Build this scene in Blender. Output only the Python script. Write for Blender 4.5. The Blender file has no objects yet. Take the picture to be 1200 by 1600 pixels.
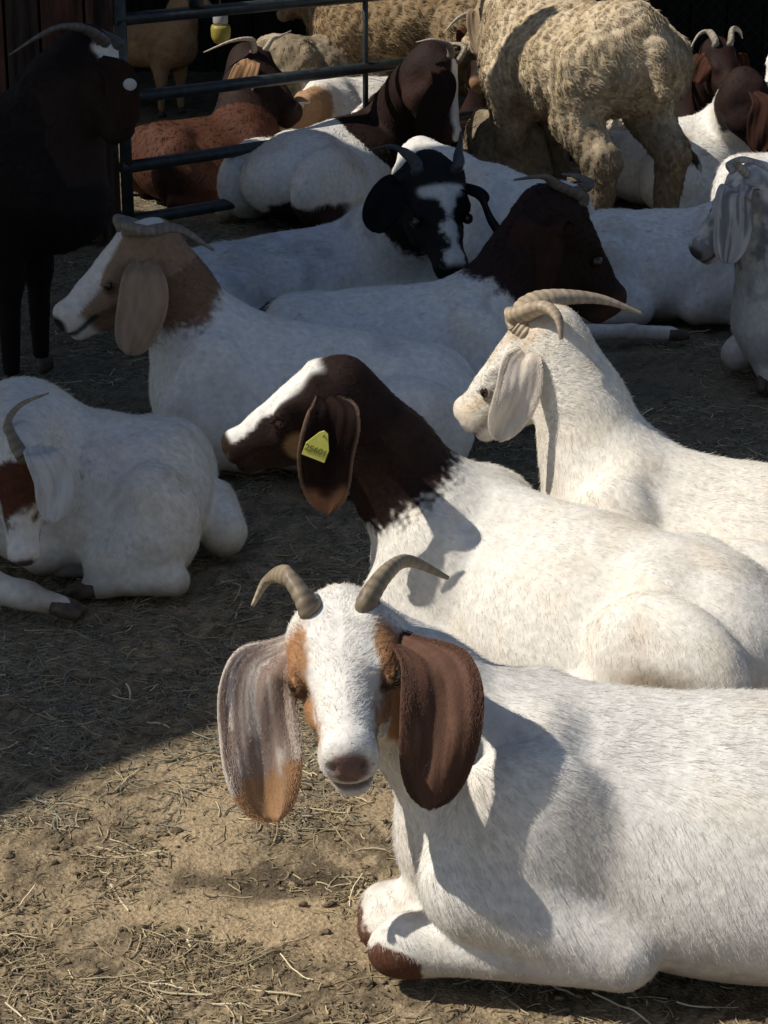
import bpy, math, random
import numpy as np
from mathutils import Vector
from mathutils.kdtree import KDTree

random.seed(4)
RNG = np.random.default_rng(11)
S = bpy.context.scene

# ------------------------------------------------------------------ camera, sky, sun, exposure
CAM_H, PITCH, FPX = 1.65, math.radians(19.5), 3300.0
cam = bpy.data.cameras.new('camera')
cam.sensor_fit = 'VERTICAL'
cam.sensor_height = 34.6
cam.lens = FPX / 1600 * 34.6
cam.clip_start, cam.clip_end = 0.05, 400
camo = bpy.data.objects.new('camera', cam)
S.collection.objects.link(camo)
camo.location = (0, 0, CAM_H)
camo.rotation_euler = (math.radians(90) - PITCH, 0, 0)
S.camera = camo

SUN = np.array([-0.66, -0.11, 0.74]); SUN /= np.linalg.norm(SUN)
w = bpy.data.worlds.new('World'); S.world = w; w.use_nodes = True
sky = w.node_tree.nodes.new('ShaderNodeTexSky')
sky.sky_type = 'NISHITA'; sky.sun_disc = False
sky.sun_elevation = math.asin(SUN[2]); sky.sun_rotation = math.atan2(SUN[0], SUN[1])
bg = w.node_tree.nodes['Background']; bg.inputs['Strength'].default_value = 0.072
w.node_tree.links.new(sky.outputs[0], bg.inputs['Color'])
sl = bpy.data.lights.new('sun', 'SUN'); sl.energy = 4.3; sl.angle = math.radians(0.5); sl.color = (1, 0.93, 0.82)
so = bpy.data.objects.new('sun', sl); S.collection.objects.link(so)
so.rotation_euler = Vector(SUN).to_track_quat('Z', 'Y').to_euler()
S.view_settings.view_transform = 'Standard'; S.view_settings.look = 'None'
S.view_settings.gamma = 1; S.view_settings.use_curve_mapping = False
S.view_settings.exposure = 0.12
S.render.hair_type = 'STRIP'

# ------------------------------------------------------------------ small maths
def A(*v): return np.array(v, dtype=np.float64)
def nrm(v):
    v = np.asarray(v, dtype=np.float64)
    return v / max(np.linalg.norm(v), 1e-9)
def ray(px, py):
    u, v = (px - 600) / FPX, (800 - py) / FPX
    return A(u, math.cos(PITCH) + v * math.sin(PITCH), -math.sin(PITCH) + v * math.cos(PITCH))
def PZ(px, py, z=0.0):                       # where a line of sight meets height z
    d = ray(px, py); t = (z - CAM_H) / d[2]
    return A(d[0] * t, d[1] * t, z)
def PY(px, py, y):                           # where a line of sight meets distance y
    d = ray(px, py); t = y / d[1]
    return A(d[0] * t, y, CAM_H + d[2] * t)
def sst(a, b, x):
    t = np.clip((x - a) / (b - a), 0, 1); return t * t * (3 - 2 * t)
def _hash(i, j, k, seed):
    h = (i * 374761393 + j * 668265263 + k * 1274126177 + seed * 362437) & 0xffffffff
    h = ((h ^ (h >> 13)) * 1274126177) & 0xffffffff
    return ((h ^ (h >> 16)) & 0xffff) / 65535.0
def vnoise(p, f, seed=0):                    # value noise 0..1
    p = np.asarray(p, dtype=np.float64) * f + 100.0
    i = np.floor(p).astype(np.int64); t = p - i; t = t * t * (3 - 2 * t)
    r = 0
    for dx in (0, 1):
        for dy in (0, 1):
            for dz in (0, 1):
                ww = (t[:, 0] if dx else 1 - t[:, 0]) * (t[:, 1] if dy else 1 - t[:, 1]) * (t[:, 2] if dz else 1 - t[:, 2])
                r = r + ww * _hash(i[:, 0] + dx, i[:, 1] + dy, i[:, 2] + dz, seed)
    return r
def fbm(p, f, seed=0, o=3):
    r, a, tot = 0, 1.0, 0
    for k in range(o):
        r = r + a * vnoise(p, f * 2 ** k, seed + k * 7); tot += a; a *= 0.5
    return r / tot

# ------------------------------------------------------------------ materials
def mat(name, rough=0.7, spec=0.3):
    m = bpy.data.materials.new(name); m.use_nodes = True
    b = m.node_tree.nodes['Principled BSDF']
    b.inputs['Roughness'].default_value = rough
    b.inputs['Specular IOR Level'].default_value = spec
    return m, m.node_tree, b
def node(nt, t, **kw):
    n = nt.nodes.new(t)
    for k, v in kw.items():
        if k in n.inputs.keys(): n.inputs[k].default_value = v
        else: setattr(n, k, v)
    return n
def noise_mat(name, c1, c2, scale, rough=0.8, bump=0.3, spec=0.3, stretch=(1, 1, 1), dist=0.01, detail=6, lo=0.35, hi=0.65):
    m, nt, b = mat(name, rough, spec); L = nt.links
    tc = node(nt, 'ShaderNodeTexCoord'); mp = node(nt, 'ShaderNodeMapping'); mp.inputs['Scale'].default_value = stretch
    L.new(tc.outputs['Object'], mp.inputs['Vector'])
    n = node(nt, 'ShaderNodeTexNoise', Scale=scale, Detail=detail, Roughness=0.6)
    L.new(mp.outputs[0], n.inputs['Vector'])
    r = node(nt, 'ShaderNodeValToRGB'); e = r.color_ramp.elements
    e[0].position, e[1].position = lo, hi; e[0].color = (*c1, 1); e[1].color = (*c2, 1)
    L.new(n.outputs['Fac'], r.inputs[0]); L.new(r.outputs[0], b.inputs['Base Color'])
    bp = node(nt, 'ShaderNodeBump', Strength=bump, Distance=dist)
    L.new(n.outputs['Fac'], bp.inputs['Height']); L.new(bp.outputs[0], b.inputs['Normal'])
    return m
def attr_mat(name, rough, spec, bump=0.0, bscale=90, trans=0.0, streak=(1, 1, 1), lo=.82, hi=1.06):
    m, nt, b = mat(name, rough, spec); L = nt.links
    at = node(nt, 'ShaderNodeAttribute', attribute_name='coat')
    tc = node(nt, 'ShaderNodeTexCoord'); mp = node(nt, 'ShaderNodeMapping'); mp.inputs['Scale'].default_value = streak
    L.new(tc.outputs['Object'], mp.inputs['Vector'])
    n = node(nt, 'ShaderNodeTexNoise', Scale=bscale, Detail=4)
    L.new(mp.outputs[0], n.inputs['Vector'])
    mr = node(nt, 'ShaderNodeMapRange'); mr.inputs['From Min'].default_value = .3; mr.inputs['From Max'].default_value = .7
    mr.inputs['To Min'].default_value = lo; mr.inputs['To Max'].default_value = hi
    L.new(n.outputs['Fac'], mr.inputs['Value'])
    mx = node(nt, 'ShaderNodeVectorMath', operation='SCALE')
    L.new(at.outputs['Color'], mx.inputs[0]); L.new(mr.outputs[0], mx.inputs['Scale'])
    L.new(mx.outputs[0], b.inputs['Base Color'])
    if bump:
        bp = node(nt, 'ShaderNodeBump', Strength=bump, Distance=0.006)
        L.new(n.outputs['Fac'], bp.inputs['Height']); L.new(bp.outputs[0], b.inputs['Normal'])
    if trans:
        tr = node(nt, 'ShaderNodeBsdfTranslucent'); L.new(mx.outputs[0], tr.inputs['Color'])
        ms = node(nt, 'ShaderNodeMixShader', Fac=trans)
        L.new(b.outputs[0], ms.inputs[1]); L.new(tr.outputs[0], ms.inputs[2])
        L.new(ms.outputs[0], nt.nodes['Material Output'].inputs[0])
    return m
M = {}
M['coat'] = attr_mat('goat hide', 0.75, 0.2, 0.35, 60)
M['fur'] = attr_mat('goat hair', 0.55, 0.25, 0, 40, 0.12)
M['ear'] = attr_mat('goat ear', 0.8, 0.12, 0.35, 45, 0.22, (1, 1, .35))
M['wool'] = attr_mat('sheep wool', 0.85, 0.1, 0.5, 45)
M['horn'] = attr_mat('goat horn', 0.5, 0.35, 0.3, 70)
M['straw'] = attr_mat('dry straw', 0.6, 0.25, 0, 40)
M['eye'] = noise_mat('goat eye', (0.008, 0.005, 0.003), (0.05, 0.026, 0.008), 60, 0.12, 0, 0.6)
M['hoof'] = noise_mat('goat hoof', (0.05, 0.035, 0.025), (0.12, 0.085, 0.06), 40, 0.55, 0.3)
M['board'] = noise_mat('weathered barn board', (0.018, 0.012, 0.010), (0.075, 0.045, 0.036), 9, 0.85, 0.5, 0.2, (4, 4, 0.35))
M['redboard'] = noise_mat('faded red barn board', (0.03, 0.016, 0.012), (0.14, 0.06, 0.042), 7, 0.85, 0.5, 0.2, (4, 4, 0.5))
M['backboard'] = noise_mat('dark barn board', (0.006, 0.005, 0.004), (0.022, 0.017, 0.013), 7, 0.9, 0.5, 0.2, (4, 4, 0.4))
M['gate'] = noise_mat('dark green gate enamel', (0.012, 0.017, 0.017), (0.035, 0.042, 0.042), 30, 0.42, 0.15, 0.5)
M['galv'] = noise_mat('galvanised sheet', (0.25, 0.25, 0.25), (0.38, 0.38, 0.38), 6, 0.5, 0.1, 0.5)
M['tag'] = noise_mat('yellow tag plastic', (0.62, 0.60, 0.10), (0.70, 0.67, 0.16), 60, 0.45, 0.05, 0.4)
M['tagink'] = noise_mat('faded tag ink', (0.20, 0.20, 0.03), (0.26, 0.25, 0.04), 80, 0.6, 0, 0.2)
M['tagwhite'] = noise_mat('white tag plastic', (0.42, 0.42, 0.42), (0.50, 0.50, 0.50), 60, 0.4, 0.05, 0.4)
M['yellow'] = noise_mat('yellow plastic', (0.22, 0.18, 0.03), (0.32, 0.26, 0.05), 30, 0.5, 0.1, 0.4)

# ------------------------------------------------------------------ objects
def link(o): S.collection.objects.link(o); return o
def tag(o, label, cat, group=None, kind=None):
    if label: o['label'] = label
    if cat: o['category'] = cat
    if group: o['group'] = group
    if kind: o['kind'] = kind
    return o
def empty(name, loc):
    o = bpy.data.objects.new(name, None); o.location = loc; o.empty_display_size = 0.1
    return link(o)
def mesh_obj(name, verts, faces, material, parent=None, origin=(0, 0, 0), cols=None, smooth=True):
    """verts in world coordinates; the object's own origin is at its parent's origin or at origin"""
    org = np.asarray(parent['_o'] if parent is not None else origin, dtype=np.float64)
    v = np.asarray(verts, dtype=np.float64) - org
    me = bpy.data.meshes.new(name)
    if isinstance(faces, np.ndarray):
        n = faces.shape[1]
        me.vertices.add(len(v)); me.vertices.foreach_set('co', v.astype(np.float32).ravel())
        me.loops.add(faces.size); me.loops.foreach_set('vertex_index', faces.astype(np.int32).ravel())
        me.polygons.add(len(faces)); me.polygons.foreach_set('loop_start', np.arange(0, faces.size, n, dtype=np.int32))
        me.update(calc_edges=True)
    else:
        me.from_pydata([tuple(x) for x in v], [], faces); me.update()
    if smooth: me.polygons.foreach_set('use_smooth', np.ones(len(me.polygons), dtype=bool))
    if cols is not None:
        a = me.attributes.new('coat', 'FLOAT_COLOR', 'POINT')
        c = np.ones((len(v), 4), dtype=np.float32); c[:, :3] = cols
        a.data.foreach_set('color', c.ravel())
    me.materials.append(material)
    o = bpy.data.objects.new(name, me)
    if parent is not None: o.parent = parent
    else: o.location = org
    o['_o'] = list(org)
    return link(o)
def curves_obj(name, pos, rad, cols, material, parent=None):
    """pos (n,k,3) world, rad (n,k), cols (n,3)"""
    n, k, _ = pos.shape
    org = np.asarray(parent['_o'] if parent is not None else (0, 0, 0), dtype=np.float64)
    cu = bpy.data.hair_curves.new(name); cu.add_curves([k] * n)
    cu.position_data.foreach_set('vector', (pos - org).astype(np.float32).ravel())
    r = cu.attributes.get('radius') or cu.attributes.new('radius', 'FLOAT', 'POINT')
    r.data.foreach_set('value', rad.astype(np.float32).ravel())
    a = cu.attributes.new('coat', 'FLOAT_COLOR', 'CURVE')
    c = np.ones((n, 4), dtype=np.float32); c[:, :3] = cols
    a.data.foreach_set('color', c.ravel())
    cu.materials.append(material)
    o = bpy.data.objects.new(name, cu)
    if parent is not None: o.parent = parent
    return link(o)
class MB:
    def __init__(s): s.v, s.f = [], []
    def add(s, v, f):
        n = len(s.v); s.v += [tuple(x) for x in v]; s.f += [tuple(i + n for i in q) for q in f]
    def box(s, lo, hi, jit=0):
        x0, y0, z0 = lo; x1, y1, z1 = hi
        v = [(x0, y0, z0), (x1, y0, z0), (x1, y1, z0), (x0, y1, z0), (x0, y0, z1), (x1, y0, z1), (x1, y1, z1), (x0, y1, z1)]
        if jit: v = [(a + random.uniform(-jit, jit), b, c + random.uniform(-jit, jit)) for a, b, c in v]
        s.add(v, [(0, 3, 2, 1), (4, 5, 6, 7), (0, 1, 5, 4), (1, 2, 6, 5), (2, 3, 7, 6), (3, 0, 4, 7)])
    def tube(s, pts, r, seg=10):
        pts = [np.asarray(p, float) for p in pts]; rr = r if hasattr(r, '__len__') else [r] * len(pts)
        v, f = [], []
        for i, p in enumerate(pts):
            t = nrm(pts[min(i + 1, len(pts) - 1)] - pts[max(i - 1, 0)])
            a = nrm(np.cross(t, (0, 0, 1) if abs(t[2]) < 0.9 else (1, 0, 0))); b = np.cross(t, a)
            for j in range(seg):
                q = 2 * math.pi * j / seg; v.append(p + rr[i] * (a * math.cos(q) + b * math.sin(q)))
        for i in range(len(pts) - 1):
            for j in range(seg):
                k = (j + 1) % seg; f.append((i * seg + j, i * seg + k, (i + 1) * seg + k, (i + 1) * seg + j))
        f.append(tuple(range(seg - 1, -1, -1))); f.append(tuple((len(pts) - 1) * seg + j for j in range(seg)))
        s.add(v, f)
    def build(s, name, material, parent=None, origin=(0, 0, 0), smooth=False):
        return mesh_obj(name, s.v, s.f, material, parent, origin, None, smooth)

# ------------------------------------------------------------------ implicit body: smooth union of tapered limbs and ellipsoids, meshed by surface nets
class Body:
    def __init__(s): s.p = []
    def cone(s, a, b, ra, rb, k=0.04, op='+'): s.p.append(('c', np.asarray(a, float), np.asarray(b, float), ra, rb, k, op)); return s
    def ell(s, c, r, R=None, k=0.04, op='+'): s.p.append(('e', np.asarray(c, float), np.asarray(r, float), np.eye(3) if R is None else np.asarray(R, float), 0, k, op)); return s
    def bounds(s):
        lo, hi = [], []
        for q in s.p:
            if q[6] != '+': continue
            if q[0] == 'c':
                r = max(q[3], q[4]); lo.append(np.minimum(q[1], q[2]) - r); hi.append(np.maximum(q[1], q[2]) + r)
            else:
                e = np.sqrt(((q[3].T * q[2]) ** 2).sum(1)); lo.append(q[1] - e); hi.append(q[1] + e)
        return np.min(lo, 0), np.max(hi, 0)
    def mesh(s, h, noise=None):
        lo, hi = s.bounds(); lo = lo - 4 * h - 0.03; hi = hi + 4 * h + 0.03
        n = np.ceil((hi - lo) / h).astype(int) + 1
        F = np.full(n, 0.5, dtype=np.float32)
        ax = [lo[i] + h * np.arange(n[i]) for i in range(3)]
        for q in s.p:
            k = q[5]; m = k + 3 * h
            if q[0] == 'c':
                r = max(q[3], q[4]); b0, b1 = np.minimum(q[1], q[2]) - r - m, np.maximum(q[1], q[2]) + r + m
            else:
                e = np.sqrt(((q[3].T * q[2]) ** 2).sum(1)); b0, b1 = q[1] - e - m, q[1] + e + m
            i0 = np.clip(np.floor((b0 - lo) / h).astype(int), 0, n - 1); i1 = np.clip(np.ceil((b1 - lo) / h).astype(int) + 1, 0, n)
            if np.any(i1 <= i0): continue
            X = ax[0][i0[0]:i1[0], None, None]; Y = ax[1][None, i0[1]:i1[1], None]; Z = ax[2][None, None, i0[2]:i1[2]]
            X, Y, Z = (X - q[1][0]).astype(np.float32), (Y - q[1][1]).astype(np.float32), (Z - q[1][2]).astype(np.float32)
            if q[0] == 'c':
                d = q[2] - q[1]; dd = max(float(d @ d), 1e-9)
                t = np.clip((X * d[0] + Y * d[1] + Z * d[2]) / dd, 0, 1)
                D = np.sqrt((X - t * d[0]) ** 2 + (Y - t * d[1]) ** 2 + (Z - t * d[2]) ** 2) - (q[3] + t * (q[4] - q[3]))
            else:
                R, r = q[3], q[2]                       # rows of R: the ellipsoid's own axes
                k0 = 0; k1 = 0
                for a in range(3):
                    c = X * R[a, 0] + Y * R[a, 1] + Z * R[a, 2]
                    k0 = k0 + (c / r[a]) ** 2; k1 = k1 + (c / r[a] ** 2) ** 2
                k0 = np.sqrt(k0); k1 = np.sqrt(k1) + 1e-6
                D = k0 * (k0 - 1) / k1
            sl_ = (slice(i0[0], i1[0]), slice(i0[1], i1[1]), slice(i0[2], i1[2]))
            f = F[sl_]
            if q[6] == '+':
                e = np.maximum(k - np.abs(f - D), 0) / k; F[sl_] = np.minimum(f, D) - e * e * k * 0.25
            else:
                e = np.maximum(k - np.abs(f + D), 0) / k; F[sl_] = np.maximum(f, -D) + e * e * k * 0.25
        V, Q = surface_nets(F, lo, h)
        V = relax(V, Q, 2)
        return V, Q
def surface_nets(F, lo, h):
    s = F < 0
    c = np.zeros(np.array(F.shape) - 1, dtype=np.int8)
    off = [(i, j, k) for i in (0, 1) for j in (0, 1) for k in (0, 1)]
    nx, ny, nz = c.shape
    for i, j, k in off: c += s[i:i + nx, j:j + ny, k:k + nz]
    act = np.argwhere((c > 0) & (c < 8))
    idx = np.full(c.shape, -1, dtype=np.int32); idx[act[:, 0], act[:, 1], act[:, 2]] = np.arange(len(act))
    acc = np.zeros((len(act), 3)); cnt = np.zeros(len(act))
    for a in range(3):
        o1, o2 = [x for x in range(3) if x != a]
        for u in (0, 1):
            for v in (0, 1):
                p = act.copy(); p[:, o1] += u; p[:, o2] += v; q = p.copy(); q[:, a] += 1
                f0 = F[p[:, 0], p[:, 1], p[:, 2]]; f1 = F[q[:, 0], q[:, 1], q[:, 2]]
                mk = (f0 < 0) != (f1 < 0)
                t = np.where(mk, f0 / np.where(f0 == f1, 1, f0 - f1), 0)
                pos = p.astype(float); pos[:, a] += t
                acc[mk] += pos[mk]; cnt[mk] += 1
    V = lo + h * acc / np.maximum(cnt, 1)[:, None]
    faces = []
    for a in range(3):
        o1, o2 = (a + 1) % 3, (a + 2) % 3
        sa = np.take(s, range(F.shape[a] - 1), a); sb = np.take(s, range(1, F.shape[a]), a)
        e = np.argwhere(sa != sb)
        ok = (e[:, o1] > 0) & (e[:, o2] > 0) & (e[:, o1] < F.shape[o1] - 1) & (e[:, o2] < F.shape[o2] - 1)
        e = e[ok]; fl = sa[e[:, 0], e[:, 1], e[:, 2]]
        def cell(d1, d2):
            p = e.copy(); p[:, o1] += d1; p[:, o2] += d2; return idx[p[:, 0], p[:, 1], p[:, 2]]
        q = np.stack([cell(-1, -1), cell(0, -1), cell(0, 0), cell(-1, 0)], 1)
        q[~fl] = q[~fl][:, ::-1]; faces.append(q)
    Q = np.concatenate(faces); Q = Q[(Q >= 0).all(1)]
    return V, Q
def relax(V, Q, it, lam=0.5):
    for _ in range(it):
        acc = np.zeros_like(V); cnt = np.zeros(len(V))
        for a in range(4):
            for b in ((a + 1) % 4, (a + 3) % 4):
                for d in range(3): acc[:, d] += np.bincount(Q[:, a], V[Q[:, b], d], len(V))
                cnt += np.bincount(Q[:, a], minlength=len(V))
        V = V + lam * (acc / np.maximum(cnt, 1)[:, None] - V)
    return V
def vnormals(V, Q):
    fn = np.cross(V[Q[:, 2]] - V[Q[:, 0]], V[Q[:, 3]] - V[Q[:, 1]])
    N = np.zeros_like(V)
    for a in range(4):
        for d in range(3): N[:, d] += np.bincount(Q[:, a], fn[:, d], len(V))
    return N / np.maximum(np.linalg.norm(N, axis=1), 1e-12)[:, None]

# ------------------------------------------------------------------ colours
WHITE = A(0.77, 0.745, 0.70); CREAM = A(0.72, 0.63, 0.48); TAN = A(0.36, 0.19, 0.09); BROWN = A(0.11, 0.038, 0.018)
DARK = A(0.030, 0.014, 0.010); BLACK = A(0.011, 0.011, 0.012); PINK = A(0.45, 0.30, 0.25); GREY = A(0.30, 0.29, 0.29)
MUZ = A(0.13, 0.085, 0.075); ORANGE = A(0.50, 0.27, 0.11); RUST = A(0.24, 0.085, 0.035)
def mixc(c, new, m): return c + (np.asarray(new) - c) * np.clip(m, 0, 1)[:, None]

# ------------------------------------------------------------------ the animal
def head_frame(poll, nose, up=(0, 0, 1), roll=0):
    n = nrm(nose - poll); u = nrm(np.asarray(up, float) - n * np.dot(up, n)); s = np.cross(u, n)
    if roll:
        c, sn = math.cos(roll), math.sin(roll); u, s = u * c + s * sn, s * c - u * sn
    return n, u, s
def catmull(P, n):
    P = [np.asarray(p, float) for p in P]; P = [2 * P[0] - P[1]] + P + [2 * P[-1] - P[-2]]
    out = []; segs = len(P) - 3
    for t in np.linspace(0, segs - 1e-6, n):
        i = int(t); f = t - i; a, b, c, d = P[i:i + 4]
        out.append(0.5 * (2 * b + (c - a) * f + (2 * a - 5 * b + 4 * c - d) * f * f + (3 * b - a - 3 * c + d) * f ** 3))
    return np.array(out)
def horn(parent, pts, r0, c_base=(0.16, 0.125, 0.085), c_tip=(0.36, 0.29, 0.20), n=110, seg=16, flat=0.72, ridge=0.045):
    C = catmull(pts, n); V = []; cols = []
    T = np.gradient(C, axis=0)
    ref = nrm(np.cross(T[0], T[-1] + A(0.01, 0.02, 0)))
    for i in range(n):
        t = nrm(T[i]); a = nrm(ref - t * np.dot(ref, t)); b = np.cross(t, a); q = i / (n - 1)
        r = r0 * (1 - 0.86 * q ** 1.25) * (1 + ridge * (1 - q) * (abs(math.sin(q * 60 + .8 * math.sin(9 * q))) * 2 - 1.2))
        for j in range(seg):
            th = 2 * math.pi * j / seg
            V.append(C[i] + r * (flat * a * math.cos(th) + b * math.sin(th)))
            cols.append((np.asarray(c_base) * (1 - q) + np.asarray(c_tip) * q) * (.70 + .45 * abs(math.sin(q * 60 + .8 * math.sin(9 * q))) * (1 - .5 * q)))
    f = [(i * seg + j, i * seg + (j + 1) % seg, (i + 1) * seg + (j + 1) % seg, (i + 1) * seg + j) for i in range(n - 1) for j in range(seg)]
    V.append(C[-1]); cols.append(np.asarray(c_tip)); k = len(V) - 1
    f += [((n - 1) * seg + j, (n - 1) * seg + (j + 1) % seg, k) for j in range(seg)]
    cols = np.array(cols) * (0.75 + 0.5 * vnoise(np.array(V), 60, 3))[:, None]
    return mesh_obj('horn', V, f, M['horn'], parent, cols=cols)
def ear(parent, pts, width, wdir, cols_fn, cup=0.22, thick=0.004, shape=0.58, n=40, m=25, curl=0.0, facing=None, hairs=0):
    """pts: the midrib from root to tip in world space; wdir: the direction of the ear's width"""
    C = catmull(pts, n); T = np.gradient(C, axis=0); G = np.zeros((n, m, 3)); NN = np.zeros((n, m, 3)); UV = np.zeros((n, m, 2))
    wdir = np.asarray(wdir, float)
    sd_ = float(C[-1] @ A(37, 11, 23)) % 6.28
    fc = np.asarray(facing if facing is not None else -C[0] + A(0, 0, CAM_H), float)
    for i in range(n):
        t = nrm(T[i]); q = i / (n - 1)
        wv = nrm(wdir - t * np.dot(wdir, t)); nn = np.cross(t, wv)
        if np.dot(nn, fc) < 0: nn = -nn
        prof = (0.26 + 0.74 * math.sin(min(q / shape, 1) * math.pi / 2)) if q < shape else math.sqrt(max(0.0, 1 - ((q - shape) / (1 - shape) * 0.985) ** 3.2))
        for j in range(m):
            ww = -1 + 2 * j / (m - 1)
            hw = width * 0.5 * prof * (1 + .035 * math.sin(11 * q + sd_ + (2 if ww > 0 else 0)) * q)
            off = hw * cup * (1.3 * (1 - q) ** 2 + 0.40) * (1 - ww * ww) * -1 + hw * curl * ww * q
            wav = 0.005 * math.sin(8 * q + 4 * ww + sd_) * q + 0.0008 * math.sin(17 * ww + 2.5 * q + sd_) * min(1, 3 * q * (1.1 - q)) + .0035 * math.exp(-((ww - .35) / .18) ** 2) * (1 - q) - .004 * math.exp(-((ww + .1) / .2) ** 2) * (1 - q)
            G[i, j] = C[i] + wv * hw * ww + nn * (off + wav); NN[i, j] = nn; UV[i, j] = (q, ww)
    edge = np.minimum(1, 1.15 - np.abs(UV[..., 1]) ** 3)[..., None]
    top = G + NN * thick * edge; bot = G - NN * thick * edge
    V = np.concatenate([top.reshape(-1, 3), bot.reshape(-1, 3)]); o = n * m; f = []
    for i in range(n - 1):
        for j in range(m - 1):
            a, b, c, d = i * m + j, i * m + j + 1, (i + 1) * m + j + 1, (i + 1) * m + j
            f.append((a, b, c, d)); f.append((o + a, o + d, o + c, o + b))
    ring = [j for j in range(m)] + [i * m + m - 1 for i in range(1, n)] + [(n - 1) * m + j for j in range(m - 2, -1, -1)] + [i * m for i in range(n - 2, 0, -1)]
    for x, y in zip(ring, ring[1:] + ring[:1]): f.append((x, o + x, o + y, y))
    uv = np.concatenate([UV.reshape(-1, 2)] * 2)
    e = mesh_obj('ear', V, f, M['ear'], parent, cols=cols_fn(uv[:, 0], uv[:, 1], V))
    if hairs:
        fi = RNG.random(hairs) * (n - 1.001); fj = RNG.random(hairs) * (m - 1.001); i0, j0 = fi.astype(int), fj.astype(int); a, b = (fi - i0)[:, None], (fj - j0)[:, None]
        bil = lambda X: X[i0, j0] * (1 - a) * (1 - b) + X[i0 + 1, j0] * a * (1 - b) + X[i0, j0 + 1] * (1 - a) * b + X[i0 + 1, j0 + 1] * a * b
        sgn = np.where(RNG.random(hairs) < .8, 1.0, -1.0)[:, None]
        P0 = bil(G) + bil(NN) * thick * .8 * sgn; d = nrm_rows(G[i0 + 1, j0] - G[i0, j0] + 1e-9) + .35 * RNG.normal(size=(hairs, 3)) * .5
        q = np.linspace(0, 1, 3); ln = .002 + .0025 * RNG.random((hairs, 1)); pos = np.stack([P0 + ln * (d * t + bil(NN) * sgn * .35 * (t - .5 * t * t)) for t in q], 1)
        hc_ = cols_fn(fi / (n - 1), -1 + 2 * fj / (m - 1), P0) * (.95 + .4 * RNG.random((hairs, 1)))
        curves_obj('fur', pos, .00024 * (1.1 - .8 * q)[None] * np.ones((hairs, 1)), hc_, M['fur'], e)
    return e, G, NN
def ball(name, c, r, material, parent, ax=None, seg=14, rings=9):
    V, f = [], []
    ax = np.eye(3) if ax is None else ax; r = np.broadcast_to(r, (3,))
    for i in range(rings + 1):
        ph = math.pi * i / rings
        for j in range(seg):
            th = 2 * math.pi * j / seg
            q = A(math.sin(ph) * math.cos(th), math.sin(ph) * math.sin(th), math.cos(ph)) * r
            V.append(np.asarray(c) + q @ ax)
    for i in range(rings):
        for j in range(seg): f.append((i * seg + j, i * seg + (j + 1) % seg, (i + 1) * seg + (j + 1) % seg, (i + 1) * seg + j))
    return mesh_obj(name, V, f, material, parent)

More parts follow.
